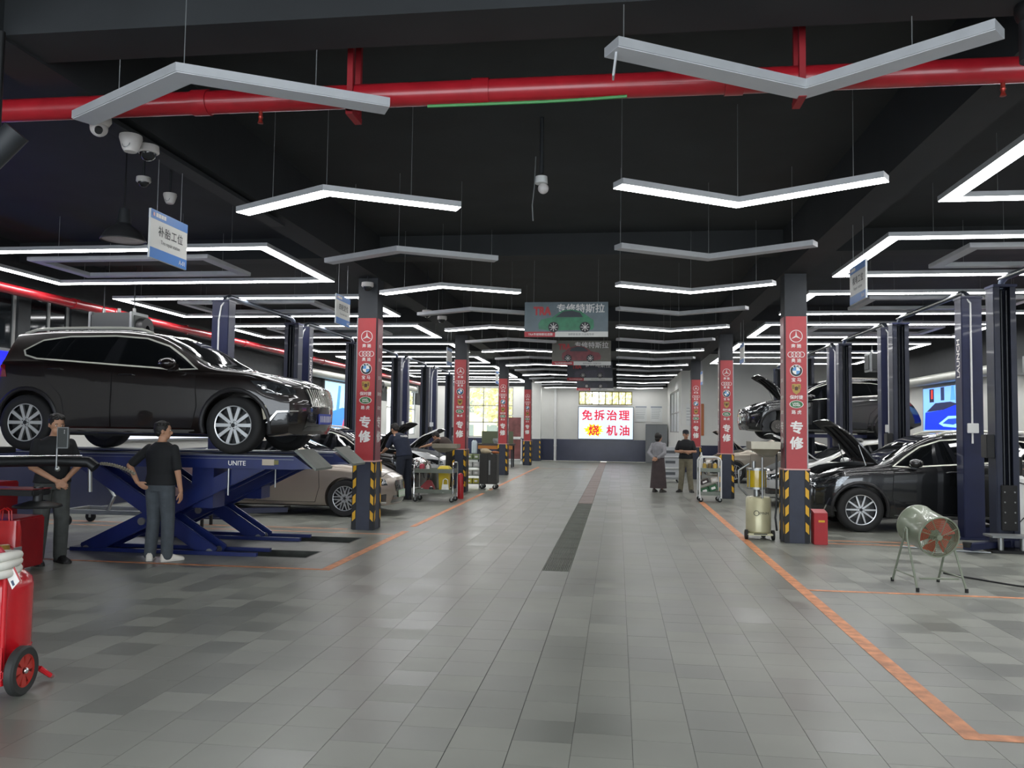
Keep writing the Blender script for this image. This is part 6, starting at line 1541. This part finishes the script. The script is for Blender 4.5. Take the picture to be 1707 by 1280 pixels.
    for s in 'LR':
        ft = J['ft'+s]; d = Vector((ft.x, ft.y, 0)).normalized(); a = J['ank'+s]; sd = Vector((d.y, -d.x, 0)); A = Vector((a.x, a.y, 0)); base = max(0, a.z-.09)
        q = MB(); rings = []
        for y_, w_, h_ in ((-.075, .02, .06), (-.068, .036, .095), (-.03, .042, .11), (.03, .043, .10), (.09, .048, .075), (.15, .05, .055), (.19, .042, .045), (.21, .02, .03)):
            rings.append([A+d*y_+sd*w_*cx+Vector((0, 0, base+h_*cz)) for cx, cz in ((-1, 0), (1, 0), (1.05, .3), (.95, .7), (.5, 1), (-.5, 1), (-.95, .7), (-1.05, .3))])
        q.loft(rings); sh = q.build('shoe', M('shoe_'+shoes, shoes, .5, var=.08), root, 60)
        so_ = MB().loft([[A+d*y_+sd*w_*cx+Vector((0, 0, base+z_)) for cx, z_ in ((-1, 0), (1, 0), (1, .022), (-1, .022))] for y_, w_ in ((-.08, .03), (-.06, .044), (.03, .048), (.14, .055), (.195, .045), (.216, .02))]); so_.build('sole', M('sole_'+('white' if shoes > 'a' else 'dark'), 'c9c5bc' if shoes > 'a' else '2a2a2a', .6), sh)
    if cap:
        q = MB(); q.lathe([(.098, 0), (.1, .02), (.095, .06), (.07, .095), (0, .108)], hm @ T(0, -.012, .035) @ Matrix.Diagonal((.88, 1.02, 1, 1)), 24)
        q.prism([(.08*cos(a)*.95, .085*sin(a)) for a in [pi*i/10 for i in range(11)]]+[(-.08, -.02), (.08, -.02)], .008, hm @ T(0, .075, .038) @ Rx(-.2))
        q.build('cap', M('cap_cloth', cap, .8), root)
    if back_text:
        R = torso_rings(J, .03)
        c0 = J['chest'].lerp(J['neck'], .2); ax = (J['neck']-J['waist']).normalized(); sx = (J['shR']-J['shL']).normalized(); f = sx.cross(ax).normalized()   # backward
        text(back_text, .05, basis(c0+f*.155, sx, ax, f), PWHITE, so, .02)
    return root
# man in black polo and grey jeans, back to us, hand on hip
person('man in black polo and grey jeans with white shoes, standing by the scissor lift', (-5.66, 9.55, 0), radians(-6), dict(elL=(-.36, -.12, 1.17), wrL=(-.21, -.16, .97), hdL=(.6, .25, -.5), pmL=(.3, 1, 0), elR=(.26, -.03, 1.11), wrR=(.27, .03, .86), hdR=(.0, .1, -1),
    ankL=(-.10, -.02, .09), ankR=(.14, -.02, .09), kneeL=(-.1, .03, .5), ftL=(-.5, .8), ftR=(.5, .8)), 1.0, '141618', '454b50', 'd2cdc2', .85, look=radians(-55))
# man at the left border, half hidden by the machine
person('man in black shirt and dark grey jeans behind the tyre machine at left edge', (-6.78, 9.08, 0), radians(-125), dict(elL=(-.25, .08, 1.12), elR=(.25, .08, 1.12), wrL=(-.06, .26, .98), wrR=(.06, .27, .97), hdL=(.7, .5, -.5), hdR=(-.7, .5, -.5), pmL=(0, -1, 0), pmR=(0, -1, 0),
    head=(0, .06, 1.60)), 1.04, '17181a', '4b4e4c', '1c1c1e', .85, tilt=-.25)
# mechanic leaning into the dark car
person('mechanic in navy shirt leaning over the dark car with raised bonnet', (-4.92, 18.5, 0), radians(55), dict(waist=(0, .03, 1.07), chest=(0, .13, 1.25), neck=(0, .26, 1.40), head=(0, .34, 1.51), shL=(-.185, .2, 1.35), shR=(.185, .2, 1.35), elL=(-.25, .3, 1.1), elR=(.25, .3, 1.1), wrL=(-.2, .5, 1.0), wrR=(.2, .5, 1.0), hdL=(0, 1, -.2), hdR=(0, 1, -.2), pmL=(0, -.2, -1), pmR=(0, -.2, -1)), 1.08, '1d2436', '1f2430', '1c1c1e', .8, tilt=-.5, back_text='汽车维修')
# mechanic reaching into the white car
person('mechanic in dark clothes reaching into the white car by the second left column', (-4.75, 23.05, 0), radians(75), dict(waist=(0, .06, 1.04), chest=(0, .2, 1.16), neck=(0, .36, 1.25), head=(0, .46, 1.32), shL=(-.185, .3, 1.22), shR=(.185, .3, 1.22), elL=(-.24, .5, 1.1), elR=(.24, .5, 1.12), wrL=(-.18, .74, 1.05), wrR=(.18, .74, 1.08), hdL=(0, 1, -.2), hdR=(0, 1, -.2), pmL=(0, -.2, -1), pmR=(0, -.2, -1)), 1.08, '3a2f2a', '2a2826', '1c1c1e', .6, tilt=-.7)
# couple in the aisle
person('woman in grey blouse and long brown skirt with hands behind her back', (1.12, 22.75, 0), radians(-28), dict(elL=(-.25, -.12, 1.14), elR=(.25, -.12, 1.14), wrL=(-.06, -.2, 1.0), wrR=(.06, -.21, .99), hdL=(.8, -.1, -.3), hdR=(-.8, -.1, -.3), pmL=(0, -1, 0), pmR=(0, -1, 0)), .94, '8e8d90', '3d3331', '4a4540', 1.85, skirt='423838', hair='bob', look=radians(-30))
person('man in black T-shirt, khaki trousers and cap with folded arms', (1.88, 23.0, 0), radians(168), dict(elL=(-.27, .06, 1.13), elR=(.27, .06, 1.13), wrL=(.02, .25, 1.14), wrR=(-.02, .21, 1.11), hdL=(1, .05, .05), hdR=(-1, .0, .0), pmL=(0, -1, 0), pmR=(0, -1, 0), ankL=(-.15, 0, .09), ankR=(.15, 0, .09), ftL=(-.3, .9), ftR=(.3, .9)), .99, '16181a', '7a7460', '24221f', .75, cap='1c1f24', look=radians(20))
